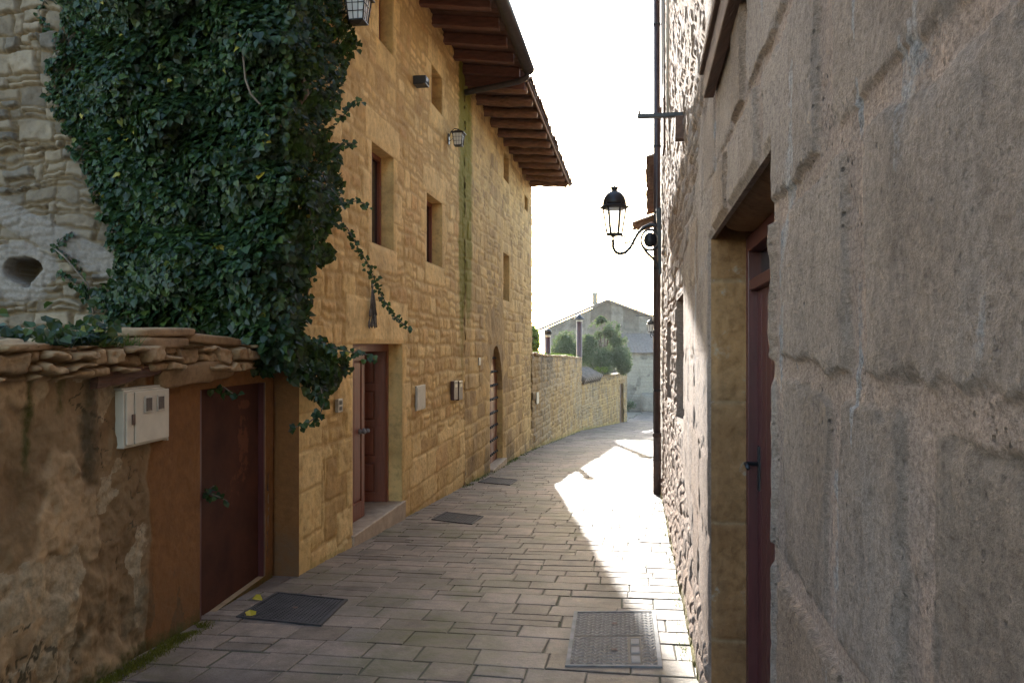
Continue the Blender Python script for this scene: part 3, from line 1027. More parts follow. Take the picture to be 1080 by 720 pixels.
def fn_B(U, V):
    P, S, J = masonry(U, V, 61, (0.2, 0.34), (0.28, 0.62), 0.018, 0.035, 0.02, 0.12)
    P2, S2, J2 = masonry(U, V, 67, (0.12, 0.22), (0.14, 0.34), 0.03, 0.035, 0.02, 0.25)
    rub = (fbm(U * 0.45, V * 0.45, 5, 2) + 0.18 * sst(uB0 + 1.6, uB0 + 0.4, U) + 0.15 * sst(4.0, 5.5, V)) > 0.62
    P = np.where(rub, P2, P); S = np.where(rub, S2, S); J = np.where(rub, J2, J)
    add_blocks(U, V, P, S, J, BLB)
    # voussoirs round the pointed door
    uc = (uD0 + uD1) / 2
    ang = np.arctan2(V - zSp, (U - uc)); rad = np.hypot(U - uc, (V - zSp) * 0.8)
    seg = ang / math.pi * 11
    rw = 1.5 + 0.25 * np.sin(np.floor(seg) * 2.1)
    mk = (rad < rw) & (V > zSp)
    dj = np.minimum(np.minimum(np.abs(seg - np.round(seg)) * 0.3 * rad, rw - rad), 0.03)
    P = np.where(mk, sst(0, 0.03, dj), P)
    S = np.where(mk, (np.sin(np.floor(seg) * 12.9) * 43758.5) % 1 * 0.35, S)
    J = np.where(mk, 1 - sst(0.006, 0.018, dj), J)
    H = 0.014 * P + 0.016 * (S - 0.5) * P + 0.03 * (fbm(U * 3, V * 3, 3) - 0.5) + 0.012 * (fbm(U * 20, V * 20, 4, 3) - 0.5)
    A = zeros(U, *ATT)
    A['sid'] = S; A['joint'] = J * 0.9
    hgt = V - zg(U / K)
    A['damp'] = 0.45 * sst(0.7, 0.0, hgt) + 0.4 * (fbm(U * 1.3 + 9, V * 0.6, 2) > 0.6)
    A['moss'] = 0.6 * sst(0.22, 0.0, hgt) + 1.25 * np.exp(-((U - uB0 - 0.25 + 0.15 * (fbm(V * 1.1, V * 0 + 7, 2) - 0.5)) / 0.38) ** 2) * sst(EYE - 0.4, EYE + 1.2, V)
    A['brown'] = np.zeros_like(U)
    # pale run where a downpipe once was
    A['pale'] = 0.5 * np.exp(-((U - uD1 - 0.5) / 0.2) ** 2) * sst(zD1 - 0.3, zD1 + 0.6, V) * sst(zD1 + 2.4, zD1 + 1.6, V)
    return H, A


house_b = thing('stone_house', 'weathered stone house with pointed studded door, beyond the mossy seam on the left', 'house', (L0 + LS * 17, 17, zgf(17)))
wall_sheet('facade_wall', FL, np.concatenate([np.arange(uB0 + 0.0, uB1, 0.032), [uB1]]), np.arange(-2.0, ZB + 0.6, 0.024), fn_B, M['facade_old'], house_b, list(OB.values()))
house_body(house_b, FL, uB0 + 0.002, uB1 - 0.02, -0.45, -7.0, ZB, -3.6, ZB + 1.3, M['facade_old'])
MB().fbox(FL, uB1 - 0.5, uB1 - 0.002, -0.44, -0.02, -3, ZB + 0.18).build('end_wall', M['facade_old'], house_b)
rB = pantile_roof(house_b, FL, uB0 + 0.1, uB1 + 0.22, 1.14, ZB + 0.23 - 1.14 * 0.08, -3.6, 0.08, M['tile'])
eaves(house_b, FL, uB0 + 0.12, uB1 + 0.16, ZB + 0.02, 1.14, 0.08, 0.74, True, 9, rB)
tb = MB()
zt = ZB + 0.23 - 1.14 * 0.08
tb.fbox(FL, uB0 + 0.1, uB1 + 0.2, 1.06, 1.085, zt - 0.11, zt - 0.03)
tb.build('fascia_board', M['log'], rB)
for k_ in ('w1', 'w2', 'w3'):
    window(house_b, FL, OB[k_], -0.2, m='beam')


def arch_pts(u0, u1, zs, za, n=9):
    """pointed arch outline from left spring over the apex to the right spring"""
    um = (u0 + u1) / 2
    pts = []
    for k in range(n):
        t = k / (n - 1); pts.append((u0 + (um - u0) * (1 - math.cos(t * math.pi / 2)) ** 0.85, zs + (za - zs) * math.sin(t * math.pi / 2) ** 1.0))
    return pts + [(2 * um - a, z) for a, z in pts[::-1][1:]]


ap = arch_pts(uD0 + 0.001, uD1 - 0.001, zSp, zD1 - 0.03)
sb = MB()
for i in range(len(ap) - 1):
    (a, z0), (b2, z1) = ap[i], ap[i + 1]
    sb.hexa([FL.p(a, -0.28, z0), FL.p(b2, -0.28, z1), FL.p(b2, -0.002, z1), FL.p(a, -0.002, z0),
             FL.p(a, -0.28, zD1 - 0.001), FL.p(b2, -0.28, zD1 - 0.001), FL.p(b2, -0.002, zD1 - 0.001), FL.p(a, -0.002, zD1 - 0.001)])
sb.build('door_arch', M['facade_old'], house_b)
db = MB()
nd = -0.12
nb = 8
for k in range(nb):
    a = uD0 + 0.004 + (uD1 - uD0 - 0.008) * k / nb; b2 = a + (uD1 - uD0 - 0.008) / nb - 0.008
    zt_ = zSp + (zD1 - zSp)
    db.fbox(FL, a, b2, nd - 0.05, nd - 0.002 * (k % 2), zD0, zD1 - 0.002)
dd_ = db.build('door', M['door_wood'], house_b, bevel=0.003)
for k in range(nb):
    for j in range(8):
        st_ = MB()
        c = FL.p(uD0 + (uD1 - uD0) * (k + 0.5) / nb, nd + 0.012, zD0 + 0.18 + j * 0.29)
        st_.lathe(c, [(0.001, -0.03), (0.024, -0.018), (0.034, 0), (0.024, 0.018), (0.001, 0.03)], 6)
        st_.build('stud', M['iron'], dd_)
MB().fbox(FL, uD0 - 0.08, uD1 + 0.08, -0.3, 0.09, zD0 - 0.4, zD0 + 0.004).build('doorstep', M['step'], house_b, bevel=0.012)

# ------------------------------------------------------------------ ruined rubble wall behind the garden wall
FU = Frame((-2.12, 6.60), (1, 0.03), 1)


def fn_ruin(U, V):
    P, S, J = masonry(U, V, 77, (0.07, 0.22), (0.07, 0.3), 0.05, 0.018, 0.016, 0.5)
    rec = sst(0.0, 1.0, P)
    H = 0.045 * rec + 0.05 * (S - 0.5) * rec + 0.03 * (fbm(U * 9 + 3, V * 9, 5, 3) - 0.5) * rec + 0.03 * (fbm(U * 4, V * 4, 3) - 0.5) + 0.02 * (fbm(U * 22, V * 22, 4, 3) - 0.5)
    X = U + FU.O[0]
    # lime fillet left by a vanished lean-to roof
    zf = hz(222, 6.5) - (X + 4.25) * 0.5
    band = np.exp(-((V - zf + 0.05 * (fbm(U * 4, V * 4, 6) - 0.5)) / 0.13) ** 4)
    hx, hzv = (22 - 540) / F * 6.5, hz(284, 6.5)
    wob = 0.13 * (fbm(U * 7, V * 7, 1, 3) - 0.5)
    rr = np.hypot((U + FU.O[0] - hx) / 1.15, V - hzv) + wob
    ring = sst(0.32, 0.2, rr)
    H = H * (1 - 0.8 * np.maximum(band, ring)) + 0.05 * np.maximum(band, ring * 0.8) + 0.012 * np.maximum(band, ring) * (fbm(U * 25, V * 25, 5) - 0.5) * 2
    H = H - 0.45 * sst(0.115, 0.085, rr)
    A = zeros(U, *ATT)
    A['sid'] = S; A['joint'] = J
    A['pale'] = np.maximum(band, ring * 0.9) * (1 - sst(0.115, 0.09, rr))
    A['damp'] = 0.3 * (fbm(U * 1.5, V * 1.5, 7) > 0.6)
    return H, A


ruin = thing('ruined_wall', 'rough grey rubble wall with a dark broken hole, behind the garden wall on the left', 'wall', (-3.6, 6.6, zgf(6.6)))
wall_sheet('rubble_face', FU, np.arange(-4.0, 0.1, 0.0125), np.arange(-0.5, 5.4, 0.0135), fn_ruin, M['ruin'], ruin)
MB().box(-6.1, -2.05, 6.95, 7.25, -0.8, 5.38).build('wall_core', M['ruin'], ruin)

# ------------------------------------------------------------------ rendered garden wall, left front
gd = (GY(211) * FG.k, GY(280) * FG.k, zgf(5.9) + 0.02, hz(411, GY(211)), 0.09)


def fn_gw(U, V):
    Y = U / FG.k
    px = 540 + F * (G0 / Y + GS)
    P, S, J = masonry(U, V, 91, (0.05, 0.13), (0.07, 0.22), 0.04, 0.016, 0.014, 0.5)
    edge = 1.37 + 0.07 * (fbm(U * 3, V * 0 + 2, 2) - 0.5) - 0.02 * sst(4.6, 6.0, U)
    rub = sst(edge - 0.012, edge + 0.012, V)
    patch = fbm(U * 1.1 + 3, V * 1.1, 6, 5)
    flake = sst(0.53, 0.56, patch)
    Hp = 0.06 * (fbm(U * 2.2, V * 2.2, 3) - 0.5) + 0.04 * (fbm(U * 9, V * 9, 4, 5) - 0.5) - 0.014 * flake + 0.01 * (fbm(U * 30, V * 30, 2, 3) - 0.5)
    Hr = 0.02 + 0.06 * P + 0.08 * (S - 0.5) * P + 0.035 * (fbm(U * 11, V * 11, 5, 4) - 0.5) + 0.02 * (fbm(U * 40, V * 40, 2, 2) - 0.5)
    crk = np.minimum(np.abs(fbm(U * 1.7 + 2, V * 1.7, 3, 5) - 0.5), np.abs(fbm(U * 2.6, V * 2.6 + 5, 6, 5) - 0.47))
    crack = sst(0.007, 0.002, crk) * (fbm(U * 1.3, V * 1.3, 7) > 0.52)
    Hp = Hp - 0.003 * crack
    A = zeros(U, *ATT)
    brown = sst(150, 165, px + 14 * (fbm(U * 3, V * 3, 1) - 0.5)) * (1 - rub)
    H = Hp * (1 - 0.75 * brown) * (1 - rub) + Hr * rub
    A['sid'] = S * rub + (1 - rub) * np.clip(0.5 + 1.6 * (fbm(U * 1.7, V * 1.7, 7) - 0.5), 0, 1)
    A['joint'] = J * rub + (1 - rub) * flake * 0.6 * (1 - brown)
    A['brown'] = brown * 0.95 + 0.42 * rub * (fbm(U * 4, V * 4, 3) > 0.5)
    s1 = np.exp(-((px - 96 + 6 * (fbm(V * 3, V * 0, 2) - 0.5)) / 11) ** 2) * sst(0.55, 0.95, V) * (1 - rub)
    s2 = np.exp(-((px - 29) / 7) ** 2) * sst(0.75, 1.05, V) * (1 - rub)
    s3 = np.exp(-((px - 63) / 7) ** 2) * sst(1.13, 1.22, V) * (1 - rub) * 0.8
    hgt = V - zg(Y)
    A['damp'] = 0.95 * s1 + 0.45 * sst(0.9, 0.2, hgt) * (fbm(U * 2, V * 2, 5) > 0.42) + 0.25 * (fbm(U * 5, V * 3, 1) > 0.62) + 0.9 * crack * (1 - rub) * (1 - brown)
    A['moss'] = 0.85 * (s2 + s3) + 0.35 * s1 * (fbm(U * 7, V * 3, 2) > 0.5) + 0.75 * sst(0.16, 0.0, hgt) + 0.3 * sst(1.5, 1.56, V)
    A['pale'] = 0.6 * (fbm(U * 2.7 + 8, V * 2.7, 4) > 0.54) * (1 - brown) * (1 - rub)
    return H, A


garden = thing('garden_wall', 'stained beige rendered garden wall with rubble coping and low red door, left foreground', 'wall', (-2.2, 4.5, zgf(4.5)))
usG = np.concatenate([np.arange(-1.5, 3.3, 0.05), np.arange(3.3, 6.68, 0.0095)])
vsG = np.arange(-0.6, 1.545, 0.0095)
wall_sheet('rendered_face', FG, usG, vsG, fn_gw, M['render'], garden, [gd])
# top of the wall
uu = np.concatenate([np.arange(-1.5, 3.3, 0.1), np.arange(3.3, 6.68, 0.02)]); nn = np.linspace(0.04, -0.5, 22)
Ug, Ng = np.meshgrid(uu, nn, indexing='ij')
Pc, Sc_, Jc = masonry(Ug, Ng, 93, (0.12, 0.2), (0.14, 0.3), 0.03, 0.03, 0.02)
Zc = 1.535 + 0.035 * Pc + 0.04 * (Sc_ - 0.5) + 0.03 * (fbm(Ug * 7, Ng * 7, 1) - 0.5) - 0.06 * sst(-0.02, 0.04, Ng)
ii = np.arange(Ug.size).reshape(Ug.shape)
A_ = zeros(Ug, *ATT); A_['sid'] = Sc_; A_['joint'] = Jc; A_['moss'] = 0.4 * (fbm(Ug * 3, Ng * 3, 2) > 0.5)
np_mesh('coping', FG.arr(Ug.ravel(), Ng.ravel(), Zc.ravel()), np.stack([ii[:-1, :-1], ii[1:, :-1], ii[1:, 1:], ii[:-1, 1:]], -1).reshape(-1, 4), M['render'], garden,
        {k: v.ravel() for k, v in A_.items()})
MB().fbox(FG, -1.5, gd[0] - 0.02, -0.5, -0.09, -0.6, 1.5).fbox(FG, gd[1] + 0.02, 6.64, -0.5, -0.09, -0.6, 1.5).fbox(FG, gd[0] - 0.02, gd[1] + 0.02, -0.5, -0.09, gd[3] + 0.01, 1.5).build('wall_core', M['render'], garden)
# oak beam and stone lintel set into the face
ob = MB()
ya, yb_ = GY(94) * FG.k, GY(162) * FG.k
za, zb2 = hz(402, GY(94)), hz(389, GY(162))
segs = 10
g5 = random.Random(5)
ring = []
for k in range(segs + 1):
    t = k / segs
    u = ya + (yb_ - ya) * t; zc = za + (zb2 - za) * t; hh = 0.05 - 0.016 * t + g5.gauss(0, 0.004)
    nf = 0.05 + g5.gauss(0, 0.004)
    ring.append([FG.p(u, -0.03, zc - hh), FG.p(u, nf, zc - hh + 0.008), FG.p(u, nf + 0.008, zc), FG.p(u, nf, zc + hh), FG.p(u, -0.03, zc + hh)])
vs = [p for r_ in ring for p in r_]
fs = [(i * 5 + j, i * 5 + (j + 1) % 5, (i + 1) * 5 + (j + 1) % 5, (i + 1) * 5 + j) for i in range(segs) for j in range(5)] + [(4, 3, 2, 1, 0)]
ob.add(vs, fs)
ob.build('timber_lintel', M['oldbeam'], garden)


def rough_block(name, fr, u0, u1, n0, n1, z0, z1, m, parent=None, seed=1, amp=0.018, loc=None, tilt=0.0, taper=0.0):
    """weathered lump of stone: subdivided box with knocked-off edges"""
    bm = bmesh.new()
    bmesh.ops.create_cube(bm, size=1)
    bmesh.ops.subdivide_edges(bm, edges=bm.edges[:], cuts=9, use_grid_fill=True)
    g = np.random.default_rng(seed); o = g.random(3) * 50
    off = root_off(parent) if parent is not None else Vector(loc or (0, 0, 0))
    L = (u1 - u0, n1 - n0, z1 - z0)
    for v in bm.verts:
        c = v.co
        ln = (abs(c.x * 2) ** 6 + abs(c.y * 2) ** 6 + abs(c.z * 2) ** 6) ** (1 / 6)
        k = 1 / max(ln, 1e-6)
        s = 1 - (1 - k) * min(1, max(abs(c.x), abs(c.y), abs(c.z)) * 2)
        c = c * s
        nx = float(fbm(np.array(c.x * L[0] * 7 + o[0]), np.array(c.z * L[2] * 9 + c.y * L[1] * 7 + o[1]), seed % 5, 4)) - 0.5
        d = c.normalized() if c.length > 0 else Vector((0, 0, 1))
        tz = 1 - taper * (c.x + 0.5)
        uu_ = (u0 + u1) / 2 + c.x * L[0] + d.x * nx * amp * 2; n_ = (n0 + n1) / 2 + c.y * L[1] + d.y * nx * amp * 2
        z_ = (z0 + z1) / 2 + c.z * L[2] * tz + d.z * nx * amp * 1.5 + tilt * c.x * L[0]
        v.co = fr.p(uu_, n_, z_) - off
    me = bpy.data.meshes.new(name); bm.to_mesh(me); bm.free()
    me.polygons.foreach_set('use_smooth', [True] * len(me.polygons))
    at = me.attributes.new('sid', 'FLOAT', 'POINT')
    at.data.foreach_set('value', [float(g.random())] * len(me.vertices))
    o = link_mesh(name, me, m, parent)
    if parent is None and loc is not None: o.location = loc
    return o


rough_block('stone_lintel', FG, GY(163) * FG.k, GY(242) * FG.k, -0.06, 0.06, hz(404, 5.3), hz(382, 5.3), M['slab_stone'], garden, 21, 0.022, tilt=0.05)
# low red steel door
udn = 30
us_ = np.linspace(gd[0] + 0.004, gd[1] - 0.004, udn); zs_ = np.linspace(gd[2], gd[3] - 0.004, 40)
Ud, Zd = np.meshgrid(us_, zs_, indexing='ij')
ii = np.arange(Ud.size).reshape(Ud.shape)
fu = (Ud - gd[0]) / (gd[1] - gd[0]); fz = (Zd - gd[2]) / (gd[3] - gd[2])
pal = 0.55 * np.exp(-((fu - 0.72) / 0.12) ** 2 - ((fz - 0.72) / 0.2) ** 2) + 0.35 * np.exp(-((fu - 0.5) / 0.25) ** 2 - ((fz - 0.5) / 0.12) ** 2)
pal *= 1.3
pal += 0.8 * np.exp(-((fu - 0.75) / 0.1) ** 2 - ((fz - 0.9) / 0.02) ** 2)
front = FG.arr(Ud.ravel(), (-0.05 + 0.004 * (fbm(Ud * 3, Zd * 3, 1) - 0.5)).ravel(), Zd.ravel())
red = np_mesh('door', front, np.stack([ii[:-1, :-1], ii[1:, :-1], ii[1:, 1:], ii[:-1, 1:]], -1).reshape(-1, 4), M['oldred'], garden, {'pale': pal.ravel()})
fr_ = MB()
fr_.fbox(FG, gd[0] + 0.003, gd[0] + 0.03, -0.052, -0.004, gd[2], gd[3] - 0.005).fbox(FG, gd[1] - 0.03, gd[1] - 0.003, -0.052, -0.004, gd[2], gd[3] - 0.005)
fr_.build('door_frame', M['maroon'], red)
hg = MB()
for z in (0.35, 0.95):
    hg.tube([FG.p(gd[0] + 0.02, -0.02, zgf(5.4) + z), FG.p(gd[0] + 0.02, -0.02, zgf(5.4) + z + 0.09)], 0.012, 8)
hg.build('hinges', M['iron'], red)
MB().fbox(FG, gd[0] + 0.01, gd[1] - 0.01, -0.12, -0.1, gd[2], gd[3]).build('door_back', M['maroon'], red)

# loose flat stones on the coping
def flat_stone(px0, px1, pyt, pyb, label, seed, tilt=0.0, n0=-0.3, n1=0.06):
    a, b_ = GY(px0), GY(px1); mid = (a + b_) / 2
    loc = FG.p(mid * FG.k, (n0 + n1) / 2, hz(pyb, mid))
    o = rough_block('flat_stone', FG, a * FG.k, b_ * FG.k, n0, n1, hz(pyb, mid), hz(pyt, mid), M['slab_stone'], None, seed, 0.012, tuple(loc), tilt)
    tag(o, label, 'stone', 'loose flat stones on the garden wall')


flat_stone(141, 203, 345.5, 355.5, 'long thin flat stone lying topmost on the coping under the ivy', 31, 0.02)
flat_stone(142, 196, 355, 368, 'broad flat stone beneath the topmost slab on the garden wall coping', 32, 0.0)
flat_stone(192, 252, 353.5, 364.5, 'right-hand flat stone ending above the low red door', 33, -0.04)
flat_stone(0, 52, 361, 371, 'lichen-specked flat stone at the far left end of the coping', 34, 0.01)

# ------------------------------------------------------------------ right house: ashlar and fallen plaster over rubble
def rop(px0, px1):
    return RY(px1) * FR.k, RY(px0) * FR.k


KR = FR.k
YR1 = 12.3
DO = (RY(817) * KR, RY(750) * KR, zgf(3.0) - 0.25, EYE + 0.5, 0.02)
W1 = (RY(722) * KR, RY(713.5) * KR, hz(458, 6.0), hz(308, 6.2), 0.3)
W2 = (RY(708) * KR, RY(703.5) * KR, hz(432, 8.3), hz(335, 8.3), 0.3)
courses = [-2.6, -2.2, -1.85, -1.42, -0.97, -0.52, -0.065, 0.33, 0.76, 1.2, 1.62, 2.05, 2.5, 2.95, 3.4, 3.9, 4.4]
cj = {5: [0.4, 0.963, 1.36, 1.9], 6: [0.55, 1.23, 1.9], 7: [0.3, 0.75, 1.42, 2.2, 3.0, 3.6], 4: [0.2, 0.8, 1.25, 1.9], 3: [0.5, 1.05, 1.55, 1.9]}


def fn_R(U, V):
    g = np.random.default_rng(55)
    Y = U / KR
    # ashlar courses
    wu = 0.03 * (fbm(U * 5, V * 5, 1) - 0.5) * 2 + 0.014 * (vnoise(U * 22, V * 22, 3) - 0.5) + 0.008 * (vnoise(U * 70, V * 70, 5) - 0.5)
    wv = 0.03 * (fbm(U * 4, V * 4 + 9, 2) - 0.5) * 2 + 0.014 * (vnoise(U * 22, V * 22, 4) - 0.5) + 0.008 * (vnoise(U * 70, V * 70, 6) - 0.5)
    Vr = V - EYE + wv; Uw = U + wu
    cb = np.array(courses)
    ci = np.clip(np.searchsorted(cb, Vr) - 1, 0, len(cb) - 2)
    D = np.full_like(U, 0.05); S = np.zeros_like(U)
    for c in range(len(cb) - 1):
        mk = ci == c
        if not mk.any(): continue
        js = list(cj.get(c, []))
        x = js[-1] if js else -2.4
        while x < 14:
            x += g.uniform(0.35, 0.75); js.append(x)
        x = js[0]
        while x > -3:
            x -= g.uniform(0.35, 0.75); js.append(x)
        js = np.sort(np.array(js)); sid = g.random(len(js))
        k = np.clip(np.searchsorted(js, Uw[mk]) - 1, 0, len(js) - 2)
        du = np.minimum(Uw[mk] - js[k], js[k + 1] - Uw[mk])
        dv = np.minimum(Vr[mk] - cb[c], cb[c + 1] - Vr[mk])
        r = 0.04
        D[mk] = np.minimum(du * 0.55, dv)
        S[mk] = sid[k]
    jw_ = 0.012 + 0.022 * fbm(U * 2.3 + 7, V * 2.3, 3, 4)
    Pa = sst(0.0, 0.007, D - jw_); Ja = 1 - sst(-0.003, 0.006, D - jw_)
    fl = 0.85 * sst(3.35, 3.8, Y)
    Pa = Pa * (1 - fl) + fl; Ja = Ja * (1 - fl)
    stri = fbm(U * 34, V * 5, 2, 3) - 0.5
    pit = sst(0.66, 0.78, fbm(U * 30, V * 22, 6, 3))
    smear = sst(0.5, 0.62, fbm(U * 3.1 + 5, V * 3.1, 4))           # mortar smeared over the edges
    chip = sst(0.6, 0.8, fbm(U * 6, V * 6 + 3, 7, 4)) * (1 - Pa)
    mort = 0.012 * (fbm(U * 9, V * 9, 4, 4) - 0.45) + 0.006 * (fbm(U * 45, V * 45, 2, 3) - 0.5)
    face = 0.013 + 0.02 * (S - 0.5) * (1 - fl) + 0.004 * (fbm(U * 14, V * 10, 5) - 0.5) + 0.0006 * stri + 0.003 * (fbm(U * 60, V * 45, 1, 3) - 0.5)
    face = face - 0.009 * sst(0.035, 0.0, D - jw_) * sst(0.52, 0.72, fbm(U * 8, V * 8 + 3, 7, 4))      # knocked-off arrises
    Ha = face * Pa + mort * (1 - Pa) + 0.014 * (fbm(U * 2.2, V * 2.2, 3) - 0.5)
    # rubble shown where the plaster fell away
    Pr, Sr, Jr = masonry(U, V, 57, (0.09, 0.2), (0.12, 0.3), 0.035, 0.035, 0.022, 0.35)
    Hr = -0.01 + 0.02 * Pr + 0.015 * (Sr - 0.5) * Pr + 0.014 * (fbm(U * 4, V * 4, 3) - 0.5) + 0.014 * (fbm(U * 18, V * 18, 4, 3) - 0.5)
    zr = V - EYE
    bound = np.where(zr > 0.45, 6.3 - (zr - 0.45) * 3.2, np.where(zr > -0.9, 6.2 + 0 * zr, 6.2 - (-0.9 - zr) * 3.6))
    bound = np.clip(bound, 3.72, 7) + 1.3 * (fbm(U * 1.6, V * 1.6, 2, 5) - 0.5)
    rub = sst(-0.03, 0.03, Y - bound)
    H = Ha * (1 - rub) + Hr * rub + 0.03 * sst(0.5, 0, V - zg(Y)) * rub
    A = zeros(U, *ATT)
    A['sid'] = S * (1 - rub) + Sr * rub
    A['joint'] = (Ja * 0.9) * (1 - rub) + Jr * rub
    A['pale'] = 0.3 * smear * (1 - rub) + 0.3 * (fbm(U * 9, V * 1.6, 3) > 0.66) * (1 - rub) + 0.3 * rub * (fbm(U * 1.4, V * 1.4, 1) > 0.52)
    hgt = V - zg(Y)
    A['moss'] = 0.8 * sst(0.18, 0.02, hgt) * rub
    A['damp'] = 0.3 * (fbm(U * 2.6, V * 1.6, 2) > 0.6) * (1 - rub)
    return H, A


house_r = thing('stone_house', 'pinkish grey ashlar and rubble house with maroon door, filling the right foreground', 'house', (1.2, 5, zgf(5)))
usR = np.concatenate([np.arange(-3, 0.5, 0.05), np.arange(0.5, 2.0, 0.006), np.arange(2.0, 5.2, 0.012), np.arange(5.2, YR1 * KR, 0.024), [YR1 * KR]])
vsR = np.concatenate([np.arange(-1.4, 0.7, 0.018), np.arange(0.7, 2.35, 0.0068), np.arange(2.35, 4.2, 0.018), np.arange(4.2, 7.5, 0.05)])
wall_sheet('facade_wall', FR, usR, vsR, fn_R, M['ashlar'], house_r, [DO, W1, W2], edge=0.03)
house_body(house_r, FR, -3.0, YR1 * KR - 0.002, -0.5, -7.0, 7.4, -3.6, 8.8, M['ashlar'])
MB().fbox(FR, YR1 * KR - 0.5, YR1 * KR - 0.003, -0.49, -0.03, -2, 7.4).build('end_wall', M['ashlar'], house_r)
MB().fbox(FR, -3, -2.6, -0.49, -0.03, -2, 7.4).build('end_wall', M['ashlar'], house_r)
pantile_roof(house_r, FR, -3.1, YR1 * KR + 0.1, 0.35, 7.38, -3.6, 0.25, M['tile'])
for o_ in (W1, W2):
    window(house_r, FR, o_, -0.2, m='beam')

# stone jambs and lintel soffit of the right-hand doorway
def fn_jamb(U, V):
    zz = V - EYE
    cbs = np.array([-2.6, -2.0, -1.42, -0.86, -0.28, 0.3, 0.8]); ci = np.clip(np.searchsorted(cbs, zz + 0.012 * (fbm(U * 8, V * 8, 2) - 0.5)) - 1, 0, 5)
    d = np.minimum(zz - cbs[ci], cbs[ci + 1] - zz)
    P = sst(0, 0.02, d)
    H = 0.008 * P + 0.02 * (fbm(U * 5, V * 5, 4) - 0.5) + 0.012 * (fbm(U * 24, V * 24, 3, 3) - 0.5)
    A = zeros(U, *ATT); A['sid'] = ci / 6.0; A['joint'] = 0.8 * (1 - sst(0.004, 0.014, d)); A['damp'] = 0.2 * (fbm(U * 5, V * 3, 5) > 0.6)
    A['pale'] = 0.4 * (fbm(U * 9, V * 6, 1) > 0.64)
    return H * sst(0.0, 0.03, U), A


FJ = Frame(tuple(FR.p(DO[1] + 0.0, 0.0, 0))[:2], (-FR.n[0], -FR.n[1]), 1)       # far jamb, facing the viewer
wall_sheet('door_jamb', FJ, np.arange(0, 0.46, 0.008), np.arange(DO[2], DO[3] + 0.09, 0.011), fn_jamb, M['jamb'], house_r)
MB().fbox(FR, DO[0] - 0.2, DO[0] + 0.001, -0.45, -0.03, DO[2], DO[3]).build('door_jamb', M['jamb'], house_r)
rough_block('lintel', FR, DO[0] - 0.1, DO[1] + 0.02, -0.5, -0.022, DO[3] + 0.001, DO[3] + 0.36, M['jamb'], house_r, 71, 0.003)
# maroon door: frame, plank leaf, transom light
nD = -0.19
zb_, zt2 = DO[2], DO[3] - 0.004
zm = EYE + 0.245
db = MB()
db.fbox(FR, DO[1] - 0.085, DO[1] - 0.012, nD - 0.08, nD + 0.03, zb_, zt2); db.fbox(FR, DO[0] + 0.003, DO[0] + 0.075, nD - 0.08, nD + 0.03, zb_, zt2)
db.fbox(FR, DO[0] + 0.075, DO[1] - 0.085, nD - 0.08, nD + 0.03, zt2 - 0.07, zt2)
db.fbox(FR, DO[0] + 0.075, DO[1] - 0.085, nD - 0.08, nD + 0.026, zm, zm + 0.05)
dfr = db.build('door_frame', M['maroon'], house_r, bevel=0.004)
lb = MB()
a0_, a1_ = DO[0] + 0.077, DO[1] - 0.087
nb = 13
for k in range(nb):
    a = a0_ + (a1_ - a0_) * k / nb
    lb.fbox(FR, a, a + (a1_ - a0_) / nb - 0.007, nD - 0.06, nD - 0.012, zb_, zm - 0.002)
lb.fbox(FR, a0_, a1_, nD - 0.07, nD - 0.02, zb_, zm - 0.003)
dl = lb.build('door', M['maroon'], house_r, bevel=0.002)
hb = MB()
pz = EYE - 0.55
hb.tube([FR.p(a1_ - 0.07, nD - 0.012, pz), FR.p(a1_ - 0.07, nD + 0.05, pz), FR.p(a1_ - 0.2, nD + 0.055, pz)], 0.01, 8)
hb.fbox(FR, a1_ - 0.09, a1_ - 0.05, nD - 0.013, nD - 0.004, pz - 0.12, pz + 0.08)
hb.build('handle', M['iron'], dl)
MB().fbox(FR, a0_ - 0.01, a1_ + 0.01, nD - 0.045, nD - 0.03, zm + 0.04, zt2 - 0.06).build('transom_pane', M['glass'], house_r)
MB().fbox(FR, DO[0] - 0.03, DO[1] + 0.03, -0.45, 0.05, zgf(3.6) - 0.3, zgf(2.0) - 0.0).build('doorstep', M['step'], house_r, bevel=0.01)

# timber beam fixed above the right-hand door
bt = MB()
bt.fbox(FR, -0.3, RY(756) * KR, 0.012, 0.058, EYE + 1.09, EYE + 1.2)
bt.fbox(FR, -0.3, RY(756) * KR + 0.03, 0.012, 0.075, EYE + 1.203, EYE + 1.235)
bm_ = bt.build('timber_beam', M['beam'], None, tuple(FR.p(2.5, 0.03, EYE + 1.09)), bevel=0.006)
tag(bm_, 'dark timber beam fixed high on the right-hand ashlar wall', 'beam')

# ------------------------------------------------------------------ right, second house beyond the downpipe
FS = Frame(tuple(FR.p(YR1 * KR + 0.02, -0.03, 0))[:2], (0.174, 1), -1)
uS1 = 12.0


def fn_S(U, V):
    P, S, J = masonry(U, V, 83, (0.12, 0.24), (0.16, 0.4), 0.03, 0.035, 0.02, 0.2)
    H = 0.03 * P + 0.03 * (fbm(U * 3, V * 3, 3) - 0.5)
    A = zeros(U, *ATT); A['sid'] = S; A['joint'] = J; A['pale'] = 0.4 * (fbm(U * 1.2, V * 1.2, 1) > 0.5)
    return H, A


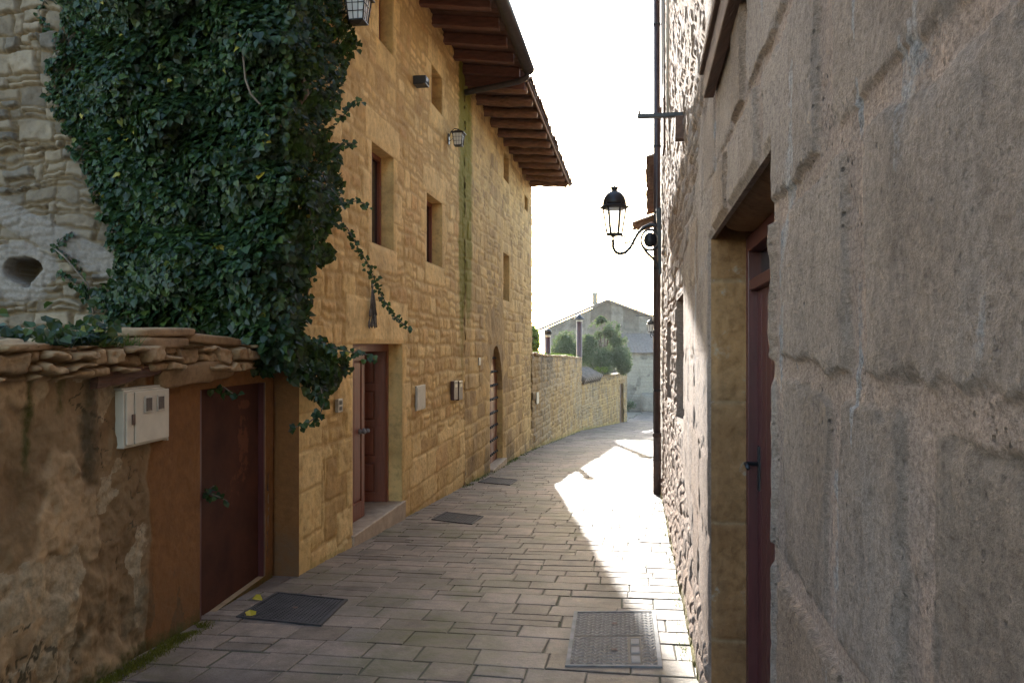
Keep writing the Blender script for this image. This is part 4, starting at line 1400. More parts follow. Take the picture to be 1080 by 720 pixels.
house_s = thing('stone_house', 'rubble house with red tiled eaves just past the tall downpipe on the right', 'house', tuple(FS.p(6, -1, zgf(18))))
ZS = EYE + 3.95
wall_sheet('facade_wall', FS, np.arange(0, uS1 + 0.01, 0.05), np.arange(-2.4, ZS + 0.05, 0.035), fn_S, M['ruin'], house_s)
house_body(house_s, FS, 0.0, uS1 - 0.003, -0.4, -6.0, ZS, -3.2, ZS + 1.2, M['ruin'])
MB().fbox(FS, uS1 - 0.4, uS1 - 0.004, -0.39, -0.02, -3, ZS - 0.02).build('end_wall', M['ruin'], house_s)
rS0 = pantile_roof(house_s, FS, -0.05, 4.4, 0.03, ZS + 0.1, -3.2, 0.3, M['tile'])
rS = pantile_roof(house_s, FS, 4.4, uS1 + 0.1, 0.3, ZS + 0.02, -3.2, 0.3, M['tile'])
rc = pantile_roof(house_s, FS, uS1 - 1.3, uS1 + 0.25, 0.72, ZS - 0.42, 0.02, 0.34, M['tile'], back=0, name='canopy_roof')
for u in (uS1 - 1.1, uS1 - 0.3, uS1 + 0.1):
    cb_ = MB(); cb_.fbox(FS, u - 0.04, u + 0.04, 0.02, 0.6, ZS - 0.33, ZS - 0.25, -0.19)
    cb_.build('canopy_bracket', M['log'], rc)

# ------------------------------------------------------------------ downpipes, cables, brackets on the right
def downpipe(fr, u, n, z0, z1, r, label, sleeve=0.0, mat='pipe'):
    base = fr.p(u, n, z0)
    t = thing('downpipe', label, 'pipe', tuple(base), 'downpipes on the right-hand houses')
    b = MB(); b.tube([fr.p(u, n, z0 + sleeve * 0.98), fr.p(u, n, z1)], r, 12); b.build('pipe', M[mat], t)
    if sleeve:
        s = MB(); s.tube([fr.p(u, n, z0 - 0.03), fr.p(u, n, z0 + sleeve)], r * 1.18, 12)
        s.tube([fr.p(u, n, z0 + sleeve * 0.55), fr.p(u, n, z0 + sleeve * 0.58)], r * 1.32, 12); s.tube([fr.p(u, n, z0 + sleeve - 0.05), fr.p(u, n, z0 + sleeve + 0.01)], r * 1.32, 12)
        s.build('sleeve', M['rustpipe'], t)
    z = z0 + 1.6
    while z < z1 - 0.3:
        c = MB()
        c.tube([fr.p(u, n, z), fr.p(u, n, z + 0.03)], r * 1.14, 12)
        c.tube([fr.p(u, n, z + 0.015), fr.p(u, -0.01, z + 0.015)], 0.008, 6); z += 1.9
        c.build('clamp', M['iron'], t)
    return t


downpipe(FR, (YR1 - 0.1) * KR, 0.09, zgf(YR1), 7.3, 0.052, 'tall dark downpipe with a rusty sleeve at its foot, behind the street lamp', 0.95)
downpipe(FS, uS1 - 0.1, 0.07, zgf(24), ZS - 0.1, 0.042, 'thin far downpipe at the end of the second house on the right', 0.0)

cbd = MB()
for k, (du, r_) in enumerate(((0, 0.012), (0.07, 0.009), (0.12, 0.01))):
    path = [FR.p(9.6 + du + 0.02 * math.sin(z * 2.1 + k), 0.06 + 0.012 * k, z) for z in np.arange(EYE + 2.9, 7.3, 0.25)]
    cbd.tube(path, r_, 6)
cb_o = cbd.build('cable_bundle', M['iron'], None, tuple(FR.p(9.6, 0.06, EYE + 2.9)))
tag(cb_o, 'bundle of black cables running up the rubble wall above the board', 'cable')
cnd = MB(); cnd.tube([FR.p(8.35, 0.055, EYE + 2.4), FR.p(8.35, 0.055, 7.2)], 0.014, 8)
tag(cnd.build('conduit', M['greymetal'], None, tuple(FR.p(8.35, 0.055, EYE + 2.4))), 'thin pale conduit running up the sunlit rubble wall', 'pipe')
bd = MB()
bd.fbox(FR, 9.3, 9.75, 0.05, 0.08, EYE + 2.3, EYE + 2.88)
tag(bd.build('wall_board', M['beam'], None, tuple(FR.p(9.5, 0.05, EYE + 2.3)), bevel=0.004), 'narrow brown board fixed on the rubble wall below the cables', 'board')
br = thing('wall_bracket', 'iron bar sticking out over the lane from a short wooden post on the right wall', 'bracket', tuple(FR.p(RY(722) * KR, 0.03, hz(127, 5.57))))
ub = RY(722.5) * KR
b = MB(); b.fbox(FR, ub - 0.025, ub + 0.025, -0.03, 0.36, hz(100, 5.5) , hz(95.5, 5.5)); b.build('bar', M['iron'], br, bevel=0.003)
b = MB(); b.tube([FR.p(ub, 0.345, hz(96, 5.5)), FR.p(ub, 0.345, hz(91, 5.5))], 0.008, 6); b.build('pin', M['iron'], br)
b = MB(); b.fbox(FR, ub - 0.05, ub + 0.03, 0.0, 0.075, hz(128, 5.5), hz(100.5, 5.5)); b.build('post', M['beam'], br, bevel=0.006)

# ------------------------------------------------------------------ street lamp (villa lantern on a scrolled bracket)
def arc(c, r, a0, a1, n, e1, e2):
    return [c + e1 * (r * math.cos(R(a0 + (a1 - a0) * k / (n - 1)))) + e2 * (r * math.sin(R(a0 + (a1 - a0) * k / (n - 1)))) for k in range(n)]


def make_street_lamp(label):
    """built with its wall plate at the origin, arm along -X"""
    t = thing('street_lamp', label, 'street lamp', (0, 0, 0), 'street lamps')
    ex, ez = Vector((-1, 0, 0)), Vector((0, 0, 1))
    s = 12.0 / F

    def q(px, py):   # photograph offsets from plate centre (697,257)
        return Vector(((px - 697) * s, 0, (257 - py) * s))
    b = MB()
    b.hexa([q(694, 287) + Vector((0, -0.035, 0)), q(697, 287) + Vector((0, -0.035, 0)), q(697, 287) + Vector((0, 0.035, 0)), q(694, 287) + Vector((0, 0.035, 0)),
            q(691.5, 226) + Vector((0, -0.045, 0)), q(697, 226) + Vector((0, -0.045, 0)), q(697, 226) + Vector((0, 0.045, 0)), q(691.5, 226) + Vector((0, 0.045, 0))])
    b.build('wall_plate', M['iron'], t, bevel=0.004)
    b = MB()
    # main S-shaped arm
    b.tube([q(*p) for p in ((645.5, 256), (645.5, 261), (648, 265.5), (653, 267.5), (659, 266), (664, 261.5), (668, 255), (672, 249), (678, 243.5), (685, 240.8), (692, 241.5), (696, 244))], 0.024, 8)
    b.tube(arc(q(685, 255), 9.5 * s, 0, 360, 25, ex, ez), 0.017, 7)
    b.tube([q(*p) for p in ((676, 259), (681, 266), (688, 272), (694, 280), (696, 284))], 0.02, 7)
    b.tube([q(*p) for p in ((692, 243), (690, 237), (690.5, 230), (694, 226.5), (697, 227.5))], 0.012, 7)
    b.tube(arc(q(656, 254), 3.2 * s, -60, 250, 14, ex, ez), 0.013, 6)
    b.tube([q(657, 257), q(661, 257.5), q(664, 256)], 0.013, 6)
    b.tube([q(667, 257), q(670, 262), q(673, 258)], 0.012, 6)
    b.tube([q(670, 262), q(670, 265)], [0.016, 0.004], 6)
    b.tube([q(682, 266), q(682.5, 270), q(680, 272)], 0.007, 6)
    for yy in (247, 254, 261):
        b.tube([q(693, yy), q(696, yy)], 0.022, 6)
    b.tube([q(685, 255) + Vector((0, -0.012, 0)), q(685, 255) + Vector((0, 0.012, 0))], 6.8 * s, 20)
    b.build('scroll_bracket', M['iron'], t)
    c = q(648, 257) * 1.0
    b = MB()
    b.lathe(q(645.5, 257), [(0.012, 0.0), (0.03, 0.015), (0.03, 0.035), (0.016, 0.05), (0.02, 0.075), (0.045, 0.1)], 10)
    b.build('stem', M['iron'], t)
    cc = q(647, 249.5)
    n = 6
    r0, r1, hh = 0.118, 0.182, 0.36
    b = MB()
    b.lathe(cc, [(0.05, -0.02), (0.125, -0.01), (0.135, 0.015), (0.115, 0.02)], 6, 0, False)
    b.lathe(cc + Vector((0, 0, hh)), [(0.18, -0.01), (0.215, 0.0), (0.22, 0.02), (0.19, 0.035)], 12, 0, False)
    for k in range(n):
        a = 2 * math.pi * k / n
        d = Vector((math.cos(a), math.sin(a), 0))
        b.tube([cc + d * r0 + Vector((0, 0, 0.01)), cc + d * r1 + Vector((0, 0, hh))], 0.015, 6)
        b.tube([cc + d * 0.21 + Vector((0, 0, hh)), cc + d * 0.23 + Vector((0, 0, hh + 0.02)), cc + d * 0.228 + Vector((0, 0, hh + 0.06))], [0.01, 0.012, 0.003], 5)
    b.build('lantern_frame', M['iron'], t)
    b = MB()
    for k in range(n):
        a0, a1 = 2 * math.pi * k / n, 2 * math.pi * (k + 1) / n
        d0 = Vector((math.cos(a0), math.sin(a0), 0)); d1 = Vector((math.cos(a1), math.sin(a1), 0))
        b.add([cc + d0 * r0 * 0.97 + Vector((0, 0, 0.012)), cc + d1 * r0 * 0.97 + Vector((0, 0, 0.012)), cc + d1 * r1 * 0.97 + Vector((0, 0, hh - 0.012)), cc + d0 * r1 * 0.97 + Vector((0, 0, hh - 0.012))], [(0, 1, 2, 3)])
    b.build('glass_panes', M['clear'], t)
    b = MB()
    b.lathe(cc + Vector((0, 0, hh + 0.035)), [(0.187, 0.0), (0.184, 0.05), (0.163, 0.11), (0.122, 0.16), (0.07, 0.19), (0.045, 0.195), (0.045, 0.215), (0.06, 0.225), (0.055, 0.25), (0.03, 0.255)], 18)
    for k in range(8):
        a = 2 * math.pi * k / 8; d = Vector((math.cos(a), math.sin(a), 0))
        b.tube([cc + d * 0.05 + Vector((0, 0, hh + 0.275)), cc + d * 0.062 + Vector((0, 0, hh + 0.31))], [0.01, 0.003], 5)
    b.lathe(cc + Vector((0, 0, hh + 0.28)), [(0.01, 0), (0.014, 0.02), (0.004, 0.05)], 8)
    b.build('dome_cap', M['iron'], t)
    return t


lamp = make_street_lamp('black iron street lamp with domed lantern on a scrolled bracket, high on the right')
lp = FR.p(12.0 * KR, 0.03, hz(255, 12.0))
lamp.location = lp
lamp.rotation_euler = (0, 0, -math.atan(RS))
lamp.scale = (0.98, 1.1, 1.14)
lamp2 = copy_tree(lamp)
lamp2['label'] = 'small distant street lamp beside the thin far downpipe'
lamp2.location = FS.p(uS1 - 0.25, 0.02, hz(352, 23.6)); lamp2.scale = (0.6, 0.6, 0.6)
lamp2.rotation_euler = (0, 0, R(58))
b = MB()
b.fbox(FS, uS1 - 0.5, uS1 - 0.47, 0.0, 0.62, hz(326.5, 23.5), hz(325.5, 23.5)); 
b.fbox(FS, uS1 - 0.8, uS1 - 0.77, 0.0, 0.62, hz(333, 23.2), hz(332, 23.2))
tag(b.build('line_bars', M['iron'], None, tuple(FS.p(uS1 - 0.6, 0, hz(330, 23.5)))), 'pair of thin bars jutting over the lane above the distant lamp', 'bars')


# ------------------------------------------------------------------ square wall lanterns on the near house
def make_lantern(label):
    """wall at x=0, lantern hangs at +x"""
    t = thing('wall_lantern', label, 'wall lamp', (0, 0, 0), 'wall lanterns on the golden house')
    b = MB(); b.box(0, 0.02, -0.05, 0.05, -0.12, 0.12)
    b.tube([(0.015, 0, 0.05), (0.06, 0, 0.17), (0.14, 0, 0.235), (0.22, 0, 0.22), (0.235, 0, 0.17)], 0.01, 7)
    b.tube([(0.015, 0, -0.05), (0.07, 0, -0.02), (0.1, 0, 0.02)], 0.008, 6)
    b.build('bracket', M['iron'], t)
    c = Vector((0.235, 0, 0))
    b = MB()
    s2 = math.sqrt(2)
    b.lathe(c, [(0.15 * s2, 0.115), (0.15 * s2, 0.128), (0.055 * s2, 0.185), (0.03, 0.2), (0.012, 0.225)], 4, math.pi / 4, False)
    b.build('cap', M['iron'], t)
    r0, r1 = 0.085, 0.115
    b = MB()
    for sx in (-1, 1):
        for sy in (-1, 1):
            b.tube([c + Vector((sx * r0, sy * r0, -0.15)), c + Vector((sx * r1, sy * r1, 0.115))], 0.009, 5)
    for k in range(4):
        z = -0.15 + 0.265 * k / 3; r = r0 + (r1 - r0) * k / 3
        b.tube([c + Vector((r, r, z)), c + Vector((-r, r, z)), c + Vector((-r, -r, z)), c + Vector((r, -r, z)), c + Vector((r, r, z))], 0.007, 5)
    for k in (-1, 1):
        for (ax, ay) in ((1, 0), (-1, 0), (0, 1), (0, -1)):
            p0 = Vector((ax * r0 + (0 if ax else k * r0 * 0.33), ay * r0 + (0 if ay else k * r0 * 0.33), -0.15)); p1 = Vector((ax * r1 + (0 if ax else k * r1 * 0.33), ay * r1 + (0 if ay else k * r1 * 0.33), 0.115))
            b.tube([c + p0, c + p1], 0.005, 5)
    b.lathe(c, [(0.02, -0.185), (r0 * s2 * 1.08, -0.165), (r0 * s2 * 1.08, -0.15)], 4, math.pi / 4, False)
    b.build('cage', M['iron'], t)
    b = MB()
    b.hexa([c + Vector((sx * r0 * 0.93, sy * r0 * 0.93, -0.147)) for sx, sy in ((-1, -1), (1, -1), (1, 1), (-1, 1))] + [c + Vector((sx * r1 * 0.94, sy * r1 * 0.94, 0.112)) for sx, sy in ((-1, -1), (1, -1), (1, 1), (-1, 1))])
    b.build('glass', M['frost'], t)
    return t


lan = make_lantern('black caged wall lantern beside the ivy, nearest on the golden house')
rz = -math.atan(LS)
lan.location = FL.p(7.62 * K, 0.012, EYE + 3.24); lan.rotation_euler = (0, 0, rz); lan.scale = (0.85, 0.85, 0.85)
lan2 = copy_tree(lan)
lan2['label'] = 'black caged wall lantern beside the mossy green seam of the golden house'
lan2.scale = (0.68, 0.68, 0.68)
lan2.location = FL.p(12.15 * K, 0.012, EYE + 3.16)

# small fixtures on the facade
def fixture(name, label, cat, px0, px1, pyt, pyb, depth, m, group=None, bevel=0.006, n0=0.012, fr=FL, yf=LY):
    a, b_ = yf(px0), yf(px1); mid = (a + b_) / 2
    zt_, zb_ = hz(pyt, mid), hz(pyb, mid)
    t = thing(name, label, cat, tuple(fr.p(mid * fr.k, 0, zb_)), group)
    b = MB(); b.fbox(fr, a * fr.k, b_ * fr.k, n0, n0 + depth, zb_, zt_)
    b.build('body', m, t, bevel=bevel)
    return t, (a * fr.k, b_ * fr.k, n0 + depth, zb_, zt_)


t_, e = fixture('floodlight', 'small black box floodlight between the two upper windows of the golden house', 'floodlight', 434.5, 438.5, 82, 91, 0.17, M['iron'])
MB().fbox(FL, e[0] + 0.02, e[1] - 0.02, e[2] + 0.002, e[2] + 0.006, e[3] + 0.02, e[4] - 0.02).build('lens', M['glass'], t_)
t_, e = fixture('intercom', 'small pale intercom box on the stone left of the double door', 'intercom', 352, 357, 420.5, 434.5, 0.035, M['greymetal'])
b = MB()
for k in range(2): b.fbox(FL, e[0] + 0.03, e[1] - 0.03, e[2] + 0.001, e[2] + 0.005, e[3] + 0.02 + 0.055 * k, e[3] + 0.055 + 0.055 * k)
b.build('buttons', M['iron'], t_)
t_, e = fixture('utility_cover', 'pale metal utility door set in the stone right of the double door', 'utility cover', 437, 446.5, 406, 432, 0.02, M['greymetal'])
MB().fbox(FL, e[0] + 0.025, e[1] - 0.025, e[2] + 0.001, e[2] + 0.006, e[3] + 0.025, e[4] - 0.025).build('door', M['greymetal'], t_)
for (a_, b_, lb_) in ((474.3, 478.4, 'brown letterbox with white tag, nearer of the pair on the wall'), (479.6, 483.6, 'brown letterbox with white tag, farther of the pair on the wall')):
    t_, e = fixture('letterbox', lb_, 'letterbox', a_, b_, 401.5, 421.5, 0.06, M['boxbrown'], 'letterboxes on the golden house')
    MB().fbox(FL, e[0] + 0.05, e[1] - 0.05, e[2] + 0.001, e[2] + 0.004, e[4] - 0.1, e[4] - 0.05).build('name_tag', M['plastic'], t_)
    MB().fbox(FL, e[0] + 0.025, e[1] - 0.025, e[2] + 0.001, e[2] + 0.003, e[4] - 0.04, e[4] - 0.025).build('slot', M['iron'], t_)
t_, e = fixture('wall_plaque', 'tiny grey plaque on the stone left of the pointed door', 'plaque', 503.5, 505.5, 377, 385, 0.02, M['greymetal'])

# meter box on the garden wall
a, b_ = GY(124.5), GY(172)
mt = thing('meter_box', 'aged white double meter box with two little windows on the garden wall', 'meter box', tuple(FG.p((a + b_) / 2 * FG.k, 0, 0.95)))
ua, ub_ = a * FG.k, b_ * FG.k
z0m, z1m = 0.955, 1.285
b = MB(); b.fbox(FG, ua, ub_, -0.02, 0.035, z0m, z1m); b.build('case', M['plastic'], mt, bevel=0.006)
b = MB(); b.fbox(FG, ua + 0.095, ub_ - 0.012, 0.036, 0.047, z0m + 0.015, z1m - 0.015); b.build('door', M['plastic'], mt, bevel=0.004)
b = MB(); b.fbox(FG, ua + 0.012, ua + 0.085, 0.036, 0.045, z0m + 0.015, z1m - 0.015); b.build('side_panel', M['plastic'], mt, bevel=0.004)
for k in (0, 1):
    s0 = ua + 0.185 + k * 0.135
    b = MB(); b.fbox(FG, s0, s0 + 0.085, 0.0475, 0.054, z1m - 0.145, z1m - 0.045); wf = b.build('window_frame', M['greymetal'], mt, bevel=0.003)
    MB().fbox(FG, s0 + 0.012, s0 + 0.073, 0.0545, 0.056, z1m - 0.133, z1m - 0.057).build('pane', M['glass'], wf)
b = MB(); b.fbox(FG, ua + 0.06, ua + 0.085, 0.0455, 0.053, z0m + 0.13, z0m + 0.19); b.build('lock', M['rustpipe'], mt)
b = MB()
b.fbox(FG, ua - 0.012, ub_ + 0.02, -0.02, 0.03, z1m + 0.002, z1m + 0.012).fbox(FG, ub_ + 0.003, ub_ + 0.014, -0.02, 0.028, z0m - 0.01, z1m + 0.001)
b.build('trim', M['greymetal'], mt)

# dried bouquet hung above the double door
dbq = MB()
gq = random.Random(3)
top = FL.p(LY(388) * K, 0.05, hz(300, 8.4))
for k in range(16):
    e_ = top + Vector((gq.gauss(0.0, 0.02), gq.gauss(0.03, 0.05), -gq.uniform(0.2, 0.46)))
    md = (top + e_) / 2 + Vector((gq.gauss(0, 0.006), gq.gauss(0, 0.01), 0))
    dbq.tube([top, md, e_], [0.004, 0.005, 0.006], 4)
    if k % 2 == 0:
        dbq.lathe(e_, [(0.002, -0.05), (0.016, -0.025), (0.014, 0.02), (0.003, 0.05)], 5)
dbq.tube([top + Vector((0, 0, 0.02)), top + Vector((0, 0, -0.03))], 0.014, 6)
tag(dbq.build('dried_bouquet', M['straw'], None, tuple(top)), 'dried grey flower bunch hanging on the stone above the double door', 'bouquet')

# ------------------------------------------------------------------ garden walls down the lane
def wall_between(p0, p1, label, name, seed, tops, streak, opening=None, th=0.4):
    d = (p1[0] - p0[0], p1[1] - p0[1]); ln = math.hypot(*d)
    fr = Frame(p0, d, 1)
    t = thing(name, label, 'wall', (p0[0], p0[1], zgf(p0[1])))

    def fn(U, V):
        P, S, J = masonry(U, V, seed, (0.13, 0.26), (0.18, 0.42), 0.03, 0.035, 0.02, 0.2)
        H = 0.03 * P + 0.03 * (S - 0.5) * P + 0.05 * (fbm(U * 1.5, V * 1.5, 3) - 0.5)
        A = zeros(U, *ATT); A['sid'] = S; A['joint'] = J
        Y = p0[1] + U * d[1] / ln
        ztop = tops[0] + (tops[1] - tops[0]) * U / ln
        st = (fbm(U * 3.1, V * 0.12, 6) - 0.42) * 3 * sst(-2.2, -0.1, V - ztop)
        A['damp'] = streak * np.clip(st, 0, 1) + 0.5 * sst(-0.25, 0, V - ztop)
        A['moss'] = 0.6 * sst(0.3, 0, V - zg(Y)) + 0.3 * sst(-0.12, 0.0, V - ztop)
        A['pale'] = 0.45 * (fbm(U * 0.9, V * 0.9, 1) > 0.5)
        return H, A
    vs = np.arange(0, 1.0001, 0.011)
    us = np.arange(0, ln + 0.001, 0.05)
    U, T = np.meshgrid(us, vs, indexing='ij')
    Y = p0[1] + U * d[1] / ln
    ztop = tops[0] + (tops[1] - tops[0]) * U / ln + 0.08 * (fbm(U * 1.4, U * 0, seed) - 0.5)
    V = (zg(Y) - 0.3) * (1 - T) + ztop * T
    H, A = fn(U, V)
    i = np.arange(U.size).reshape(U.shape)
    q = np.stack([i[:-1, :-1], i[1:, :-1], i[1:, 1:], i[:-1, 1:]], -1)
    if opening:
        uc = (us[:-1] + us[1:]) / 2
        Vc = V[:-1, :-1]
        kill = ((uc > opening[0]) & (uc < opening[1]))[:, None] & (Vc < opening[2])
        q = q[~kill]
    q = q.reshape(-1, 4)
    np_mesh('stone_face', fr.arr(U.ravel(), H.ravel(), V.ravel()), q, M['gwall'], t, {k: v.ravel() for k, v in A.items()})
    # coping and back
    b = MB()
    n = 24
    g = random.Random(seed)
    for k in range(n):
        a, b2 = ln * k / n, ln * (k + 1) / n - 0.01
        za_ = tops[0] + (tops[1] - tops[0]) * (k + 0.5) / n
        h = g.uniform(-0.03, 0.03)
        b.fbox(fr, a, b2, -th, 0.03 + g.uniform(-0.02, 0.02), za_ - 0.02 + h * 0.3, za_ + 0.05 + h)
    b.build('coping', M['gwall'], t, bevel=0.012)
    bb = MB()
    ud = opening[1] if opening else None
    parts = [(0, ln)] if not opening else [(0, opening[0]), (opening[1], ln)]
    for (a, b2) in parts:
        za_ = tops[0] + (tops[1] - tops[0]) * a / ln; zb_ = tops[0] + (tops[1] - tops[0]) * b2 / ln
        bb.hexa([fr.p(a, -th, -5), fr.p(b2, -th, -5), fr.p(b2, -0.04, -5), fr.p(a, -0.04, -5), fr.p(a, -th, za_ - 0.03), fr.p(b2, -th, zb_ - 0.03), fr.p(b2, -0.04, zb_ - 0.03), fr.p(a, -0.04, za_ - 0.03)])
    bb.build('wall_core', M['gwall'], t)
    if opening:
        db = MB(); db.fbox(fr, opening[0] - 0.02, opening[1] + 0.02, -0.18, -0.12, -4.2, opening[2])
        dd = db.build('door', M['beam'], t)
        MB().fbox(fr, opening[0] - 0.2, opening[1] + 0.2, -th + 0.02, 0.04, opening[2], opening[2] + 0.2).build('door_lintel', M['gwall'], t)
    return fr


P0 = (0.53, 22.0); P1 = ((613 - 540) / F * 33.8, 33.8); P2 = ((661 - 540) / F * 45.0, 45.0)
FW1 = wall_between(P0, P1, 'high streaked yellow garden wall running on from the weathered house', 'garden_wall', 101, (hz(374, 22), hz(377.5, 33.8)), 0.9)
l2 = math.hypot(P2[0] - P1[0], P2[1] - P1[1])
FW2 = wall_between((P1[0] + 0.02, P1[1] + 0.05), P2, 'lower stone garden wall with a dark door at its far end, down the lane', 'garden_wall', 107, (hz(404, 33.8), hz(393, 45)), 0.6,
                   opening=(l2 * 0.80, l2 * 0.90, hz(404, 43.5)))
# tile capping on the near end of the lower wall
b = MB()
for k in range(9):
    u = 0.1 + k * 0.42
    b.tube([FW2.p(u, -0.55, hz(392, 34.5)), FW2.p(u, 0.16, hz(401, 34.5))], [0.16, 0.18], 8)
tag(b.build('tile_capping', M['oldtile'], None, tuple(FW2.p(1.5, -0.1, hz(400, 34.5)))), 'grey lichened tile capping lying on the lower garden wall', 'tiles')
# pale plate on the high garden wall
b = MB(); b.fbox(FW1, 0.62, 1.0, 0.045, 0.06, hz(425, 23), hz(413, 23))
tag(b.build('wall_plaque', M['plastic'], None, tuple(FW1.p(0.8, 0.045, hz(425, 23)))), 'small white plate on the high yellow garden wall', 'plaque')


def flue(px, pyt, Y, r, z0, label, cone):
    c = pt(px, pyt, Y)
    t = thing('flue_pipe', label, 'chimney pipe', (c.x, c.y, z0), 'flue pipes behind the garden wall')
    h = c.z - z0
    b = MB(); b.lathe((c.x, c.y, z0), [(r, 0), (r, h - 0.28)], 14); b.build('pipe', M['boxbrown'], t)
    b = MB(); b.lathe((c.x, c.y, z0 + h - 0.3), [(r * 1.06, 0.0), (r * 1.06, 0.06)], 14); b.build('collar', M['greymetal'], t)
    b = MB()
    if cone:
        b.lathe((c.x, c.y, z0 + h - 0.2), [(r * 1.9, 0), (r * 1.85, 0.03), (0.01, 0.25)], 14)
    else:
        b.lathe((c.x, c.y, z0 + h - 0.2), [(r * 1.5, 0), (r * 1.5, 0.1), (r * 1.2, 0.14), (0.01, 0.18)], 14)
    for k in range(3):
        a = k * 2.1
        b.tube([(c.x + r * 0.9 * math.cos(a), c.y + r * 0.9 * math.sin(a), z0 + h - 0.28), (c.x + r * 0.9 * math.cos(a), c.y + r * 0.9 * math.sin(a), z0 + h - 0.19)], 0.012, 5)
    b.build('cap', M['iron'], t)


flue(611, 332, 35.2, 0.125, -2.2, 'tall brown flue pipe with conical cap in front of the bush', True)
flue(578, 346, 26.0, 0.085, -1.8, 'short brown flue pipe with flat cap near the weathered house', False)

# ------------------------------------------------------------------ far houses
FH = Frame(((574 - 540) / F * 62, 62.0), (1, 0.04), 1)


def fn_far(U, V):
    P, S, J = masonry(U, V, 131, (0.2, 0.4), (0.3, 0.7), 0.04, 0.04, 0.03)
    H = 0.04 * P
    A = zeros(U, *ATT); A['sid'] = S; A['joint'] = J
    A['damp'] = 0.8 * (fbm(U * 1.8, V * 0.15, 3) > 0.52) * sst(-1.0, 1.5, V - 2.2)
    return H, A


far = thing('gable_house', 'hazy grey stone house with a low gable, across the end of the lane', 'house', (7.6, 62, zgf(62)))
wf_ = 10.6
xa = (641 - 574) / F * 62
us = np.arange(0, wf_ + 0.01, 0.1); ts = np.linspace(0, 1, 60)
U, T = np.meshgrid(us, ts, indexing='ij')
zap, zl, zr_ = hz(318, 62), hz(347, 62), hz(346, 62)
ztp = np.where(U < xa, zl + (zap - zl) * U / xa, zap + (zr_ - zap) * (U - xa) / (wf_ - xa))
V = (-3.6) * (1 - T) + ztp * T
H, A = fn_far(U, V)
i = np.arange(U.size).reshape(U.shape)
np_mesh('gable_wall', FH.arr(U.ravel(), H.ravel(), V.ravel()), np.stack([i[:-1, :-1], i[1:, :-1], i[1:, 1:], i[:-1, 1:]], -1).reshape(-1, 4), M['farstone'], far, {k: v.ravel() for k, v in A.items()})
b = MB()
for (ua, za_, ub2, zb2_) in ((-0.3, zl - 0.12, xa, zap), (xa, zap, wf_ + 0.3, zr_ - 0.06)):
    b.hexa([FH.p(ua, -9, za_ + 0.02), FH.p(ub2, -9, zb2_ + 0.02), FH.p(ub2, 0.25, zb2_ + 0.02), FH.p(ua, 0.25, za_ + 0.02), FH.p(ua, -9, za_ + 0.2), FH.p(ub2, -9, zb2_ + 0.2), FH.p(ub2, 0.25, zb2_ + 0.2), FH.p(ua, 0.25, za_ + 0.2)])
fr2 = b.build('roof', M['oldtile'], far)
c = pt(627.5, 308, 64)
b = MB(); b.lathe((c.x, c.y, zap - 0.8), [(0.2, 0), (0.2, c.z - zap + 0.6), (0.26, c.z - zap + 0.62), (0.26, c.z - zap + 0.8)], 10); b.build('chimney', M['greymetal'], fr2)
house_body(far, FH, 0.1, wf_ - 0.1, -0.1, -9, 0.5, -5, 0.6, M['farstone'])
# aerial on the roof
c0 = pt(651, 320, 64); c1 = pt(651, 287, 64)
b = MB(); b.tube([(c0.x, c0.y, c0.z - 0.5), c1], 0.03, 6)
for k in range(4):
    b.tube([c1 + Vector((-0.3 + k * 0.02, 0, -0.1 - 0.12 * k)), c1 + Vector((0.3 - k * 0.02, 0, -0.1 - 0.12 * k))], 0.012, 5)
tag(b.build('tv_aerial', M['greymetal'], None, tuple(c0)), 'thin television aerial rising over the far gable roof', 'aerial')

lean = thing('lean_to', 'pale stone lean-to with a lichened tile roof, in front of the far gable', 'outbuilding', (9.5, 55, zgf(55)))
FN = Frame(((655 - 540) / F * 56, 56.0), (1, -0.03), 1)


def fn_lean(U, V):
    P, S, J = masonry(U, V, 137, (0.16, 0.3), (0.2, 0.5), 0.04, 0.04, 0.03)
    A = zeros(U, *ATT); A['sid'] = S; A['joint'] = J; A['pale'] = 0.62 * (fbm(U * 0.7, V * 0.7, 3) > 0.4)
    return 0.04 * P, A


ztl = hz(372, 56)
wall_sheet('stone_wall', FN, np.arange(0, 9, 0.08), np.arange(-3.8, ztl + 0.01, 0.06), fn_lean, M['farstone'], lean)
MB().fbox(FN, 0.02, 9, -5.5, -0.05, -4, ztl - 0.05).build('inner_core', M['farstone'], lean)
pantile_roof(lean, FN, -0.3, 9.2, 0.3, ztl, -5.0, 0.27, M['oldtile'], step=0.26, back=0)
trough = rough_block('stone_trough', FN, 1.3, 2.6, 0.4, 1.6, zgf(55) - 0.1, zgf(55) + 1.25, M['farstone'], None, 61, 0.05, tuple(FN.p(1.9, 1, zgf(55))))
tag(trough, 'weathered stone block standing against the far lean-to wall', 'stone block')

# ------------------------------------------------------------------ foliage
IVY = np.array([(0, 0, 0), (-0.42, 0.02, 0.07), (-0.5, 0.42, 0.13), (0, 1.0, -0.08), (0.5, 0.42, 0.13), (0.42, 0.02, 0.07)])
IVYF = np.array([(0, 3, 2, 1), (0, 5, 4, 3)])
OLV = np.array([(0, 0, 0), (-0.2, 0.4, 0.05), (0, 1, 0), (0.2, 0.4, 0.05)])
OLVF = np.array([(0, 3, 2, 1)])


